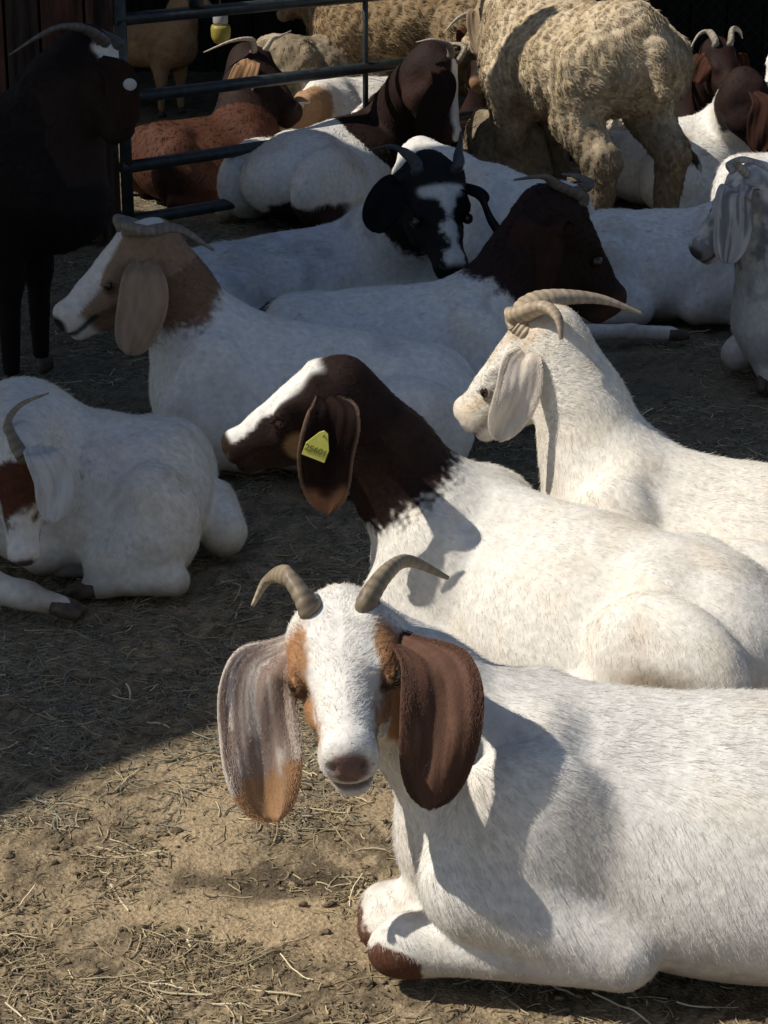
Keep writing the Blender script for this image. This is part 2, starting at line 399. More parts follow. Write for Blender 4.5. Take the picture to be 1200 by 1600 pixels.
def animal(name, label, cat, group, withers, hips, poll, nose, pattern, up=(0, 0, 1), roll=0, pose='lie', s=1.0, h=0.009, width=1.0,
           horns=None, horn_r=0.020, horn_cols=None, ears=None, ear_col=None, ear_w=0.42, fore=None, hind=None, fur=20000, fur_len=0.022,
           fur_rad=0.00045, neck_r=1.0, wool=False, eyes=True, neck_sag=0.0, tuck=True, extra=None, hooves=True, wild=0.10, headw=1.12, eye_a=.46, hbase=.115, clump=.35, mz=1.08, lid=1.0, chest=0.0):
    withers, hips, poll, nose = [np.asarray(x, float) for x in (withers, hips, poll, nose)]
    ctr = (withers + hips) / 2; base = A(ctr[0], ctr[1], 0)
    root = empty(name, base); root['_o'] = list(base); tag(root, label, cat, group)
    fx = withers - hips; fx[2] = 0; Lb = np.linalg.norm(fx); fx = fx / Lb; fy = A(-fx[1], fx[0], 0)
    spine = 0.365 if pose == 'lie' else 0.735
    kx = Lb / 0.5
    zw, zh = withers[2] / spine, hips[2] / spine
    def zs(x): return zh + (zw - zh) * np.clip((x + 0.25) / 0.5, 0, 1)
    def W(x, y, z): return base + fx * (x * kx) + fy * (y * s * width) + A(0, 0, z * (zs(x) if z > 0.08 else min(zs(x), 1.1)))
    R0 = np.stack([fx, fy, A(0, 0, 1)])
    def sc(x, r): return A(r[0] * kx, r[1] * s * width, r[2] * zs(x))
    B = Body()
    n, u, sd = head_frame(poll, nose, up, roll); L = np.linalg.norm(nose - poll)
    def Hd(a, b, c): return poll + L * (n * a + u * b + sd * c)
    feet = []
    K = 0.06 * s
    if pose == 'lie':
        B.ell(W(.24 - chest * .6, 0, .195), sc(.24, (.19 - chest * .5, .165, .172)), R0, K)
        B.ell(W(0, 0, .18), sc(0, (.30, .205, .178)), R0, K)
        B.ell(W(-.06, 0, .135), sc(0, (.30, .218, .136)), R0, K)
        B.ell(W(-.27, 0, .195), sc(-.27, (.17, .17, .16)), R0, K)
        B.cone(W(.26, 0, .325), W(-.28, 0, .31), .036 * s, .038 * s, .09 * s)
        B.ell(W(.33 - chest, 0, .15), sc(.3, (.09, .09, .12)), R0, K)
        for sg in (1, -1):
            B.ell(W(-.262, sg * .165, .172), sc(-.25, (.168, .082, .168)), R0, .014 * s)
            B.ell(W(-.20, sg * .085, .318), A(.05, .035, .035) * s, R0, .05 * s)
            B.cone(W(-.24, sg * .18, .14), W(-.115, sg * .21, .095), .095 * s, .060 * s, .014 * s)
            B.cone(W(-.10, sg * .215, .075), W(-.34, sg * .235, .05), .05 * s, .03 * s, .015 * s)
            hp = (hind or {}).get(sg)
            if hp is None: hp = [W(-.35, sg * .24, .045), W(-.10, sg * .25, .032), W(-.045, sg * .25, .026)]
            for a, b, ra, rb in zip(hp[:-1], hp[1:], (.028, .022), (.022, .024)): B.cone(a, b, ra * s, rb * s, .02 * s)
            feet.append((hp[-1], nrm(hp[-1] - hp[-2])))
            B.ell(W(.25, sg * .135, .205), sc(.25, (.10, .055, .145)), R0, .022 * s)
            B.cone(W(.24, sg * .07, .34), W(.33, sg * .135, .17), .035 * s, .045 * s, .05 * s)
            B.cone(W(.31, sg * .13, .15), W(.15, sg * .165, .085), .075 * s, .055 * s, .03 * s)
            fp = (fore or {}).get(sg)
            if fp is None:
                B.cone(W(.15, sg * .165, .08), W(.385, sg * .115, .062), .052 * s, .041 * s, .012 * s)
                B.cone(W(.385, sg * .115, .06), W(.40, sg * .113, .052), .044 * s, .040 * s, .02 * s)
                fp = [W(.385, sg * .115, .04), W(.23, sg * .12, .045), W(.18, sg * .12, .04)]
                for a, b, ra, rb in zip(fp[:-1], fp[1:], (.027, .021), (.021, .024)): B.cone(a, b, ra * s, rb * s, .012 * s)
            else:
                rr = (.052, .040, .026, .024, .024)
                for i, (a, b) in enumerate(zip(fp[:-1], fp[1:])): B.cone(a, b, rr[i] * s, rr[i + 1] * s, .025 * s)
            feet.append((fp[-1], nrm(fp[-1] - fp[-2])))
        nw, nc = W(.25, 0, .30), W(.31 - chest, 0, .19 + .3 * chest)
    else:
        q = 1.25 if wool else 1.0
        B.ell(W(.22, 0, .55), sc(.2, (.20, .13 * q, .19)), R0, K)
        B.ell(W(0, 0, .54 + .01 * (q > 1)), sc(0, (.32, .165 * q, .18)), R0, K)
        B.ell(W(-.25, 0, .57), sc(-.2, (.18, .135 * q, .165)), R0, K)
        B.cone(W(.26, 0, .68), W(-.30, 0, .67), .05 * s, .05 * s, .09 * s)
        for sg in (1, -1):
            B.cone(W(.25, sg * .09, .50), W(.26, sg * .095, .29), .08 * s * q, .04 * s * q, .04 * s)
            B.cone(W(.26, sg * .095, .30), W(.255, sg * .095, .055), .034 * s * q, .023 * s, .02 * s)
            feet.append((W(.265, sg * .095, .03), A(0, 0, -1)))
            yl = .1 if not wool else .135
            B.cone(W(-.26, sg * yl, .55), W(-.21, sg * yl * 1.05, .40), (.125 if not wool else .10) * s, .065 * s * (q ** .5), .05 * s)
            B.cone(W(-.21, sg * yl * 1.05, .39), W(-.36, sg * yl, .27), .062 * s * (q ** .5), .040 * s * q, .03 * s)
            B.cone(W(-.36, sg * yl, .28), W(-.335, sg * yl, .055), .038 * s * q, .023 * s * (q ** 1.8), .02 * s)
            feet.append((W(-.325, sg * yl, .03), A(0, 0, -1)))
        B.cone(W(-.42, 0, .62), W(-.47, 0, .50), .028 * s * q, .016 * s * q, .03 * s)
        nw, nc = W(.28, 0, .66), W(.34, 0, .52)
    # neck: crest, throat and filling
    hc, ht = Hd(-.03, -.25, 0), Hd(.20, -.50, 0)
    mid = (nw + nc) / 2; hm = (hc + ht) / 2
    sag = A(0, 0, -neck_sag)
    B.cone(nw, (nw * .45 + hc * .55) + sag, .085 * s * neck_r, .060 * s * neck_r, .06 * s); B.cone((nw * .45 + hc * .55) + sag, hc, .060 * s * neck_r, .19 * L, .05 * s)
    B.cone(nc, (nc * .5 + ht * .5) + sag, .115 * s * neck_r, .065 * s * neck_r, .06 * s); B.cone((nc * .5 + ht * .5) + sag, ht, .065 * s * neck_r, .17 * L, .05 * s)
    B.cone(mid, hm, .115 * s * neck_r, .20 * L, .06 * s)
    # head
    kh = .10 * L; RH = np.stack([n, u, sd]); hw = headw
    B.ell(Hd(.12, -.22, 0), A(.22, .22, .20 * hw) * L, RH, kh)
    B.ell(Hd(.30, -.19, 0), A(.25, .19, .19 * hw) * L, RH, kh)
    B.ell(Hd(.60, -.19, 0), A(.38, .178, .118 * (1 + .55 * (hw - 1))) * L, RH, kh)
    B.cone(Hd(.45, -.33, 0), Hd(.86, -.21, 0), .15 * L, .115 * L, kh)
    B.ell(Hd(.915, -.155 * mz, 0), A(.115, .145 * mz, .118 * (1 + .6 * (hw - 1))) * L, RH, kh * .7)
    B.ell(Hd(.925, -.275 * mz, 0), A(.095, .06 * mz, .080 * (1 + .6 * (hw - 1))) * L, RH, kh * .35)
    B.cone(Hd(.42, -.53, 0), Hd(.92, -.295 * mz, 0), .125 * L, .07 * L, kh * .6)
    for c in (1, -1):
        B.ell(Hd(.38, -.45, c * .085 * hw), A(.22, .20, .095) * L, RH, kh * .6)
        B.ell(Hd(eye_a - .07, -.11, c * .145 * hw), A(.10, .05, .055) * L, RH, kh * .5)     # brow
        B.ell(Hd(.52, -.27, c * .115 * hw), A(.15, .07, .05) * L, RH, kh * .5)        # cheekbone
        B.ell(Hd(.10, -.08, c * hbase), A(.085, .08, .075) * L, RH, kh * .6)          # horn base
        if h < 0.0075:
            B.ell(Hd(eye_a, -.185, c * .16 * hw), A(.10, .07, .05) * L, RH, .03 * L)
            B.ell(Hd(eye_a + .065, -.155, c * .205 * hw), A(.085, .019, .062) * L, RH, .010 * L, '-')
            B.ell(Hd(eye_a + .02, -.118, c * .170 * hw), A(.085, .026, .034) * L * lid, RH, .010 * L)
            B.ell(Hd(eye_a + .03, -.212, c * .170 * hw), A(.075, .020, .030) * L * lid, RH, .010 * L)
            B.cone(Hd(eye_a - .075, -.165, c * .180 * hw), Hd(eye_a + .06, -.135, c * .168 * hw), .018 * L, .016 * L, .012 * L)
            B.ell(Hd(1.025, -.12 * mz, c * .055 * hw), A(.05, .026 * mz, .024) * L, RH, .02 * L, '-')
            B.cone(Hd(.74, -.262 * mz, c * .115 * hw), Hd(.985, -.238 * mz, c * .055 * hw), .010 * L, .013 * L, .02 * L, '-')
    if h < 0.0075:
        B.cone(Hd(1.0, -.238 * mz, .055 * hw), Hd(1.0, -.238 * mz, -.055 * hw), .013 * L, .013 * L, .02 * L, '-')
        B.cone(Hd(1.05, -.16 * mz, 0), Hd(1.04, -.23 * mz, 0), .006 * L, .008 * L, .02 * L, '-')
    if extra: extra(B, W, Hd, s)
    V, Q = B.mesh(h)
    V[:, 2] = np.maximum(V[:, 2], 0.004)
    if wool:
        N0 = vnormals(V, Q)
        V = V + N0 * (0.020 * (fbm(V, 13, 5, 3) - 0.4) + 0.012 * (vnoise(V * A(1, 1, .5), 55, 9) - .5))[:, None] * sst(.08, .3, V[:, 2])[:, None]
    N = vnormals(V, Q)
    # region coordinates for coat pattern and hair direction
    def coords(P):
        d = P - poll; a, b, c = d @ n / L, d @ u / L, d @ sd / L
        inh = (a > -.30) & (a < 1.3) & (b > -.80) & (b < .35) & (np.abs(c) < .42)
        ax = mid - hm; ll = np.linalg.norm(ax); ax = ax / ll
        t = (P - hm) @ ax / ll; dist = np.linalg.norm(P - hm - np.outer(t * ll, ax), axis=1)
        e = P - base; zz = P[:, 2]
        x = e @ fx / kx; y = e @ fy / (s * width)
        return dict(ea=eye_a, mz=mz, a=a, b=b, c=c, inh=inh, t=t, dist=dist / s, x=x, y=y, z=zz / ((zw + zh) / 2), P=P, n1=fbm(P, 16, 21, 3), n2=fbm(P, 55, 31, 2), nf=vnoise(P, 130, 5))
    cols = np.clip(pattern(coords(V)), 0.004, 0.95)
    body = mesh_obj('body', V, Q, M['wool' if wool else 'coat'], root, cols=cols)
    # hooves
    if hooves:
        for p, d in feet:
            d = nrm(d); side = nrm(np.cross(d, (0, 0, 1)) if abs(d[2]) < .9 else fy); upv = np.cross(side, d)
            for q in (1, -1):
                c0 = p + side * q * .012 * s; hb = MB()
                hb.tube([c0 - d * .012 * s, c0 + d * .02 * s, c0 + d * .05 * s], [.017 * s, .018 * s, .010 * s], 9)
                vv = np.array(hb.v); vv[:, 2] = np.maximum(vv[:, 2], 0.002)
                mesh_obj('hoof', vv, hb.f, M['hoof'], root, smooth=True)
    # eyes
    if eyes:
        for c in (1, -1): ball('eye', Hd(eye_a + .03, -.165, c * .162 * hw), .050 * L, M['eye'], root)
    # horns and ears in head coordinates (fractions of head length), side by side
    if horns:
        for c, pts in horns.items():
            kw = dict(zip(('c_base', 'c_tip'), horn_cols)) if horn_cols else {}
            horn(root, [Hd(.06, -.12, c * hbase * .92), Hd(.055, .01, c * hbase)] + [(Hd(*p) if len(p) == 3 and not isinstance(p, np.ndarray) else p) for p in pts], horn_r, **kw)
    out = dict(root=root, body=body, Hd=Hd, L=L, n=n, u=u, s=sd, W=W, ears=[])
    if ears:
        for c, (pts, wd, wid) in ears.items():
            pp = [Hd(.12, -.20, c * .155 * hw), *[(Hd(*p) if not isinstance(p, np.ndarray) else p) for p in pts]]
            out['ears'].append(ear(root, pp, wid * L, wd, ear_col[c] if isinstance(ear_col, dict) else ear_col, hairs=int(9000 * (h < .0075) + 9000 * (h < .005))))
    # hair
    if fur:
        tri = np.concatenate([Q[:, [0, 1, 2]], Q[:, [0, 2, 3]]])
        ar = np.linalg.norm(np.cross(V[tri[:, 1]] - V[tri[:, 0]], V[tri[:, 2]] - V[tri[:, 0]]), axis=1)
        vis = (N[tri[:, 0]] * nrm_rows(A(0, 0, CAM_H) - V[tri[:, 0]])).sum(1)
        ar = ar * sst(-.55, -.2, vis) * (V[tri[:, 0], 2] > .015)
        hk = coords(V[tri[:, 0]])['inh'] if h < .0085 else 0
        ar = ar * (1 + 2.2 * hk)
        pick = RNG.choice(len(tri), fur, p=ar / ar.sum())
        r1, r2 = np.sqrt(RNG.random(fur)), RNG.random(fur)
        bc = np.stack([1 - r1, r1 * (1 - r2), r1 * r2], 1)
        T = tri[pick]; P0 = (V[T] * bc[..., None]).sum(1); NN = nrm_rows((N[T] * bc[..., None]).sum(1)); CC = (cols[T] * bc[..., None]).sum(1)
        k = coords(P0)
        wh = np.where(k['inh'], sst(.9, -.05, k['t']), 0) ; wn = sst(1.15, .5, k['t']) * (k['dist'] < .22)
        bodyd = -fx * (0.35 + 0.6 * sst(.25, .36, k['z']))[:, None] + A(0, 0, -0.8) * sst(.36, .25, k['z'])[:, None]
        neckd = (nrm(mid - hm) + A(0, 0, -.15)) * 1.0
        d = bodyd * (1 - wn)[:, None] + np.outer(wn, neckd)
        headd = -n * 0.8 + np.sign(k['c'])[:, None] * sd * 0.35 - u * .25
        d = d * (1 - wh)[:, None] + headd * wh[:, None]
        d = d + wild * 2 * (np.stack([fbm(P0, 18, 41, 2), fbm(P0, 18, 51, 2), fbm(P0, 18, 61, 2)], 1) - .5) * 1.3 + wild * .35 * RNG.normal(size=(fur, 3))
        d = d + wh[:, None] * .9 * (np.stack([vnoise(P0, 45, 141), vnoise(P0, 45, 151), vnoise(P0, 45, 161)], 1) - .5)
        d = d - NN * (d * NN).sum(1)[:, None]; d = nrm_rows(d)
        ln = fur_len * (0.55 + 0.9 * RNG.random(fur)) * (1 - .50 * wh) * (0.45 + .55 * sst(.03, .16, k['z']) if not wool else .55 + .45 * sst(.35, .62, k['z']))
        ln = ln * np.where(k['inh'] & (k['a'] > .86), .6, 1)
        lift = 0.07 + .12 * RNG.random(fur) + .25 * wild + .16 * wh
        npt = 5 if wool else 4
        q = np.linspace(0, 1, npt)
        pos = np.zeros((fur, npt, 3))
        jit = RNG.normal(size=(fur, 3)) * .16
        ncl = max(200, fur // (26 if not wool else 11)); kd = KDTree(ncl); ci = RNG.choice(fur, ncl, replace=False)
        for q_, i_ in enumerate(ci): kd.insert(P0[i_], q_)
        kd.balance(); near = np.array([kd.find(p_)[1] for p_ in P0]); lead = ci[near]
        pull = (P0[lead] - P0) * (clump if not wool else .85)
        for i, t in enumerate(q):
            pos[:, i] = P0 + ln[:, None] * (d * t + NN * (lift * (t - .55 * t * t))[:, None] + jit * t * t) - NN * .0015 + pull * t ** 1.5
        if wool:
            ph = RNG.random(fur) * 6.28; sdv = np.cross(d, NN)
            for i, t in enumerate(q): pos[:, i] += sdv[lead] * (np.sin(ph[lead] + 7 * t) * .004)[:, None] + A(0, 0, -.5) * (ln * t * t)[:, None] * .7
        rad = fur_rad * (1.05 - .85 * q)[None, :] * (0.7 + .6 * RNG.random(fur))[:, None]
        if wool: rad = fur_rad * (1.0 - .75 * q ** 2)[None, :] * (0.6 + .8 * RNG.random(fur))[:, None]
        CC = CC * (0.96 + .10 * RNG.random(fur))[:, None]
        if wool: CC = CC * (.72 + .5 * RNG.random(fur)[lead])[:, None]
        pos[..., 2] = np.maximum(pos[..., 2], .003)
        fo = curves_obj('fur' if not wool else 'fleece', pos, rad, np.clip(CC, 0, .93), M['wool' if wool else 'fur'], body)
    return out
def nrm_rows(v): return v / np.maximum(np.linalg.norm(v, axis=1), 1e-9)[:, None]

# ------------------------------------------------------------------ coat patterns
def soil(k, c, amt=1.0):                     # grubby legs, belly and a little yellowing
    c = mixc(c, CREAM, amt * .32 * sst(.5, .75, k['n1']))
    return mixc(c, A(.30, .22, .14), amt * .6 * sst(.12, .0, k['z'] + .14 * (k['n1'] - .5)) + amt * .30 * sst(.56, .76, fbm(k['P'] * A(1, 1, .5), 7, 67, 3)) * sst(.7, .2, k['z']))
def white_body(k, base=WHITE, amt=1.0): return soil(k, np.tile(base, (len(k['a']), 1)), amt)
def hood(k, c, col, tmax, edge=.05, wob=.25):        # coloured head and neck down to neck fraction tmax
    m = sst(tmax + edge, tmax - edge, k['t'] + wob * (k['n1'] - .5) + .10 * (k['nf'] - .5)) * ((k['dist'] < .30) | k['inh'])
    return mixc(c, col, m)
def blaze(k, c, w0, w1, col=WHITE, b0=-.30, a0=-.2, a1=1.2, wob=.10):      # white stripe down the face: half-width w0 at the poll, w1 at the nose
    hwid = w0 + (w1 - w0) * np.clip(k['a'], 0, 1) + wob * (k['n1'] - .5)
    m = k['inh'] & (k['a'] > a0) & (k['a'] < a1) & (k['b'] > b0)
    return mixc(c, col, m * sst(.03, -.03, np.abs(k['c']) - hwid))
def muzzle(k, c, col=MUZ, amt=1.0):
    d = np.sqrt(((k['a'] - 1.02) / .085) ** 2 + ((k['b'] / k['mz'] + .120) / .080) ** 2 + (k['c'] / .115) ** 2)
    c = mixc(c, col, amt * k['inh'] * sst(1.25, .8, d + .3 * (k['n2'] - .5)))
    lip = k['inh'] & (k['a'] > .74) & (k['a'] < 1.08)
    return mixc(c, col * .8, amt * .9 * lip * sst(.035, .012, np.abs(k['b'] / k['mz'] + .242 - .09 * (k['a'] - .98))))
def eyeliner(k, c, col=A(.05, .03, .022), r=.06):
    d = np.sqrt(((k['a'] - k['ea'] - .04) / 1.5) ** 2 + (k['b'] + .185) ** 2)
    return mixc(c, col, k['inh'] * (np.abs(k['c']) > .12) * sst(r, r * .55, d) * .85)
def blob(k, c, ctr, r, col, wob=.5):
    d = np.linalg.norm(k['P'] - ctr, axis=1) / r + wob * (k['n1'] - .5) + .2 * (k['nf'] - .5)
    return mixc(c, col, sst(1.06, .94, d))
def streaks(q, ww, f=4.0, seed=3):
    return fbm(np.stack([ww * f + 3, q * 1.3, ww * 0 + seed], 1), 1.6, 77 + seed, 4)
def ear_plain(col, tip=None, edge=None, mottle=0.15, dark=None):
    def f(q, ww, P):
        sd = int(abs(P[0, 0] * 971)) % 50
        c = np.tile(col, (len(q), 1)) * (1 - mottle * 1.5 + 3 * mottle * streaks(q, ww, 4.5, sd))[:, None]
        if dark is not None: c = mixc(c, dark, .9 * sst(.52, .60, streaks(q, ww, 3.2, sd + 4)))
        if tip is not None: c = mixc(c, tip, sst(.84, .93, q + .12 * (fbm(P, 40, 2, 2) - .5)))
        if edge is not None: c = mixc(c, edge, sst(.84, .97, np.abs(ww)) * .7)
        return c
    return f
def ear_pied(q, ww, P):
    c = np.tile(A(.76, .68, .61), (len(q), 1))
    c = mixc(c, A(.42, .25, .15), .85 * sst(.10, .55, ww + .3 * (streaks(q, ww, 3, 5) - .5)) * sst(.78, .30, q))
    c = mixc(c, A(.31, .215, .175), .85 * sst(.475, .525, streaks(q, ww, 5.0, 8) + .06 * (fbm(P, 90, 3, 2) - .5) + .10 * (q - .4) + .10 * (1 - abs(ww) * 1.4)) * sst(.04, .16, q))
    c = mixc(c, A(.62, .54, .46), .7 * sst(.60, .66, streaks(q, ww, 9, 12)))
    return mixc(c, A(.46, .25, .11), .85 * sst(.77, .84, q + .22 * (fbm(P, 55, 2, 3) - .5) + .05 * ww))

# ------------------------------------------------------------------ the ground
def ground_h(P):
    P = np.asarray(P, float).copy(); P[:, 2] = 0
    return 0.016 * (fbm(P, 1.6, 71, 2) - .5) + 0.016 * (fbm(P, 14, 72, 3) - .5) + 0.007 * (fbm(P, 60, 73, 2) - .5) - .006
def bare(P):                                  # trodden bare earth, 1 = bare
    P = np.asarray(P, float); p = P.copy(); p[:, 2] = 0
    c = PZ(310, 1270); d = np.sqrt(((P[:, 0] - c[0]) / .10) ** 2 + ((P[:, 1] - c[1]) / .42) ** 2)
    c2 = PZ(330, 1420); d2 = np.sqrt(((P[:, 0] - c2[0]) / .24) ** 2 + ((P[:, 1] - c2[1]) / .09) ** 2)
    m = .85 * np.maximum(sst(1.0, .5, d + 1.2 * (fbm(p, 9, 81, 3) - .5)), sst(1.0, .5, d2 + 1.2 * (fbm(p, 9, 81, 3) - .5)))
    return np.maximum(m, .55 * sst(.58, .70, fbm(p, 4.2, 83, 3)))
ny, nx = 340, 330
ys = 1.7 * (13.5 / 1.7) ** np.linspace(0, 1, ny)
gx = np.linspace(-1, 1, nx)
GX = gx[None, :] * (ys * .33 + .75)[:, None]; GY = np.repeat(ys[:, None], nx, 1)
gv = np.stack([GX.ravel(), GY.ravel(), np.zeros(nx * ny)], 1); gv[:, 2] = ground_h(gv)
ii = (np.arange(ny - 1)[:, None] * nx + np.arange(nx - 1)[None, :]).ravel()
gf = np.stack([ii, ii + 1, ii + nx + 1, ii + nx], 1)
bm_ = bare(gv); pz = gv * A(1, 1, 0)
dirt = A(.40, .305, .19); dirt2 = A(.335, .255, .158); dung = A(.15, .12, .078)
gc = np.tile(dirt2, (len(gv), 1)); gc = mixc(gc, dirt, sst(.3, .7, fbm(pz, 5, 91, 3)))
gc = mixc(gc, dung, (1 - .85 * bm_) * (.25 + .6 * sst(.42, .62, fbm(pz, 24, 92, 3))))
gc = mixc(gc, A(.09, .07, .045), .75 * (1 - .8 * bm_) * sst(.52, .66, fbm(pz, 70, 94, 2))); gc = mixc(gc, A(.40, .31, .20), .6 * (1 - .6 * bm_) * sst(.60, .74, fbm(pz, 95, 95, 2)))
gc = mixc(gc, dirt * 1.08, .6 * bm_)
dark_oval = np.linalg.norm((pz - PZ(420, 1372)) / A(.16, .055, 1), axis=1) + .9 * (fbm(pz, 22, 97, 3) - .5)
gc = mixc(gc, A(.065, .052, .036), .8 * sst(1.15, .7, dark_oval))  # darker oval patch of earth with a ragged edge
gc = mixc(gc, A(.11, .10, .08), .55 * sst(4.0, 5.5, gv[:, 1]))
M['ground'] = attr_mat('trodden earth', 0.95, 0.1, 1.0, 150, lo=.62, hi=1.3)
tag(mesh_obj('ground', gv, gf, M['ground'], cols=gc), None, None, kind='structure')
mb = MB(); mb.add([(-60, -40, -.045), (60, -40, -.045), (60, 80, -.045), (-60, 80, -.045)], [(0, 1, 2, 3)])
tag(mb.build('earth_yard', noise_mat('yard earth', (.10, .08, .055), (.21, .155, .095), 2, 0.95, .4, .1)), None, None, kind='structure')

# straw, chaff and crumbs lying on it
def scatter(n, ymin, ymax, dens):
    out = []
    while sum(len(o) for o in out) < n:
        m = n * 2
        y = ymin * (ymax / ymin) ** RNG.random(m); x = (RNG.random(m) * 2 - 1) * (y * .24 + .25)
        p = np.stack([x, y, np.zeros(m)], 1); out.append(p[RNG.random(m) < dens(p)])
    return np.concatenate(out)[:n]
def strands(name, n, lo, hi, r0, r1, c1, c2, ymin, ymax, dens, bend=.5, up=.12, k=5):
    p = scatter(n, ymin, ymax, dens); th = RNG.random(n) * 6.283; ln = lo + (hi - lo) * RNG.random(n) ** 2.2
    cv = (RNG.random(n) - .5) * 2 * bend * 3; tl = RNG.normal(size=n) * up; q = np.linspace(-.5, .5, k)
    pos = np.zeros((n, k, 3))
    for i, t in enumerate(q):
        a = th + cv * t
        pos[:, i, 0] = p[:, 0] + ln * t * np.cos(a); pos[:, i, 1] = p[:, 1] + ln * t * np.sin(a)
        pos[:, i, 2] = ln * (t + .3) * tl
    base = np.stack([ground_h(pos[:, i]) for i in range(k)], 1)
    pos[..., 2] = np.maximum(pos[..., 2], 0) + base + .002
    rad = (r0 + (r1 - r0) * RNG.random(n))[:, None] * np.ones((1, k))
    m = RNG.random(n)[:, None] ** 1.4
    return tag(curves_obj(name, pos, rad, (np.asarray(c1) * (1 - m) + np.asarray(c2) * m) * (.75 + .5 * RNG.random(n))[:, None], M['straw']), None, None, kind='stuff')
dn = lambda p: (.12 + .88 * sst(.40, .62, fbm(p, 7, 101, 3))) * (1 - .93 * bare(p))
o = strands('chaff', 80000, .006, .03, .0005, .0013, (.34, .27, .16), (.10, .08, .052), 1.9, 9.5, dn, .30, .16, 4)
tag(o, 'grey brown chaff and trampled hay crumbs on the earth', 'chaff')
o = strands('straw', 7500,   .02, .085, .0005, .0012, (.40, .33, .20), (.62, .52, .32), 1.9, 9.5, dn, .15, .08, 6)
tag(o, 'pale loose straw stalks scattered over the trodden earth', 'straw')
o = strands('straw_stalk', 420, .05, .12, .0010, .0018, (.55, .47, .30), (.72, .63, .43), 1.9, 7.0, dn, .12, .10, 6)
tag(o, 'longer pale straw stalks lying on top of the dirt', 'straw')
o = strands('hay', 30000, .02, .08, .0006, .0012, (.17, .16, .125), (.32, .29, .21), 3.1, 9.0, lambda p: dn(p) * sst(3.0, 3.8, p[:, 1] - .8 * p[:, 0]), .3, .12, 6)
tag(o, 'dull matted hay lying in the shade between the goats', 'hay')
ico = bpy.data.meshes.new('t')
import bmesh
bmm = bmesh.new(); bmesh.ops.create_icosphere(bmm, subdivisions=1, radius=1); bmm.verts.ensure_lookup_table()
iv = np.array([v.co[:] for v in bmm.verts]); itri = np.array([[v.index for v in f.verts] for f in bmm.faces]); bmm.free(); bpy.data.meshes.remove(ico)
n = 13000
cp = scatter(n, 1.9, 7.5, dn); cr = .002 + .006 * RNG.random(n) ** 4
cv = cp[:, None, :] + A(0, 0, 0) + (iv[None] * (cr[:, None, None]) * (.55 + .9 * RNG.random((n, len(iv), 1))) * A(1.35, 1.0, .65))
cv[..., 2] += ground_h(cp)[:, None] + .3 * cr[:, None]
cf = (itri[None] + (np.arange(n) * len(iv))[:, None, None]).reshape(-1, 3)
cc = np.repeat((A(.14, .105, .07) + RNG.random((n, 1)) * A(.15, .115, .072)), len(iv), 0)
tag(mesh_obj('dirt_crumbs', cv.reshape(-1, 3), cf, M['ground'], cols=cc), 'small clods and droppings strewn over the dry earth', 'clods', kind='stuff')

# ------------------------------------------------------------------ barn: boards, unseen shade roof overhead, dark back
WALLY = 7.62
bx = [(-2.60, -2.36), (-2.35, -2.12), (-2.11, -1.87), (-1.86, -1.62), (-1.61, -1.43), (-1.42, -1.345), (-1.335, -1.22), (-1.21, -1.06)]
wall = empty('barn_wall', (-1.8, WALLY, 0)); wall['_o'] = [-1.8, WALLY, 0]
tag(wall, 'weathered dark board wall of the barn behind the standing brown goat', 'wall')
for i, (x0, x1) in enumerate(bx):
    mb = MB(); d = random.uniform(0, .018); mb.box((x0, WALLY - d, .01), (x1, WALLY + .03, 2.5), .004)
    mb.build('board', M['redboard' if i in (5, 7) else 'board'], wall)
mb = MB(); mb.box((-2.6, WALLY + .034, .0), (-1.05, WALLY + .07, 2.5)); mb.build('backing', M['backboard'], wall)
post = empty('barn_post', (-1.0, WALLY, 0)); post['_o'] = [-1.0, WALLY, 0]
tag(post, 'square timber barn post that the gate hangs on', 'post')
mb = MB(); mb.box((-1.05, WALLY - .05, 0), (-.965, WALLY + .06, 2.6)); mb.build('timber', M['board'], post)
mb = MB(); mb.box((-1.045, WALLY - .064, 0.02), (-1.018, WALLY - .052, 2.5)); mb.build('batten', M['redboard'], post)
# unseen roof slab, outline shaped to throw the wanted shade across the resting goats
RH_ = 3.2; off = SUN[:2] / SUN[2] * RH_
sh = [PZ(-620, 1500)[:2] + A(-1.2, -1.34), A(-.69, 3.20), A(.956, 5.00), A(2.45, 6.68), A(2.6, 7.08), A(.15, 7.08), A(-.25, 7.95), A(-.9, 8.2), A(-5.5, 8.2), A(-5.5, 0.2)]
roof = MB(); nn_ = len(sh)
tv = [(p[0] + off[0], p[1] + off[1], RH_) for p in sh] + [(p[0] + off[0], p[1] + off[1], RH_ + .12) for p in sh]
roof.add(tv, [tuple(range(nn_))[::-1], tuple(range(nn_, 2 * nn_))] + [(i, (i + 1) % nn_, nn_ + (i + 1) % nn_, nn_ + i) for i in range(nn_)])
tag(roof.build('shade_roof', M['board']), None, None, kind='structure')
bw = empty('back_wall', (0, 12.2, 0)); bw['_o'] = [0, 12.2, 0]; bw['kind'] = 'structure'
x = -4.5
while x < 4.5:
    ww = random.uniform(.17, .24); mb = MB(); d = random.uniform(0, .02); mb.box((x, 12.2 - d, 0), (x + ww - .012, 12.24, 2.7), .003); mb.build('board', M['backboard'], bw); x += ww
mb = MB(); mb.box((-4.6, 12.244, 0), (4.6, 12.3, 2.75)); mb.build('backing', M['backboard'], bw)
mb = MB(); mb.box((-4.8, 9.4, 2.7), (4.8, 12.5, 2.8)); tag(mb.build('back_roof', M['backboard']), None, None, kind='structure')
for sx in (-4.7, 4.6):
    mb = MB(); mb.box((sx, 9.5, 0), (sx + .1, 12.2, 2.7)); tag(mb.build('side_wall', M['backboard']), None, None, kind='structure')

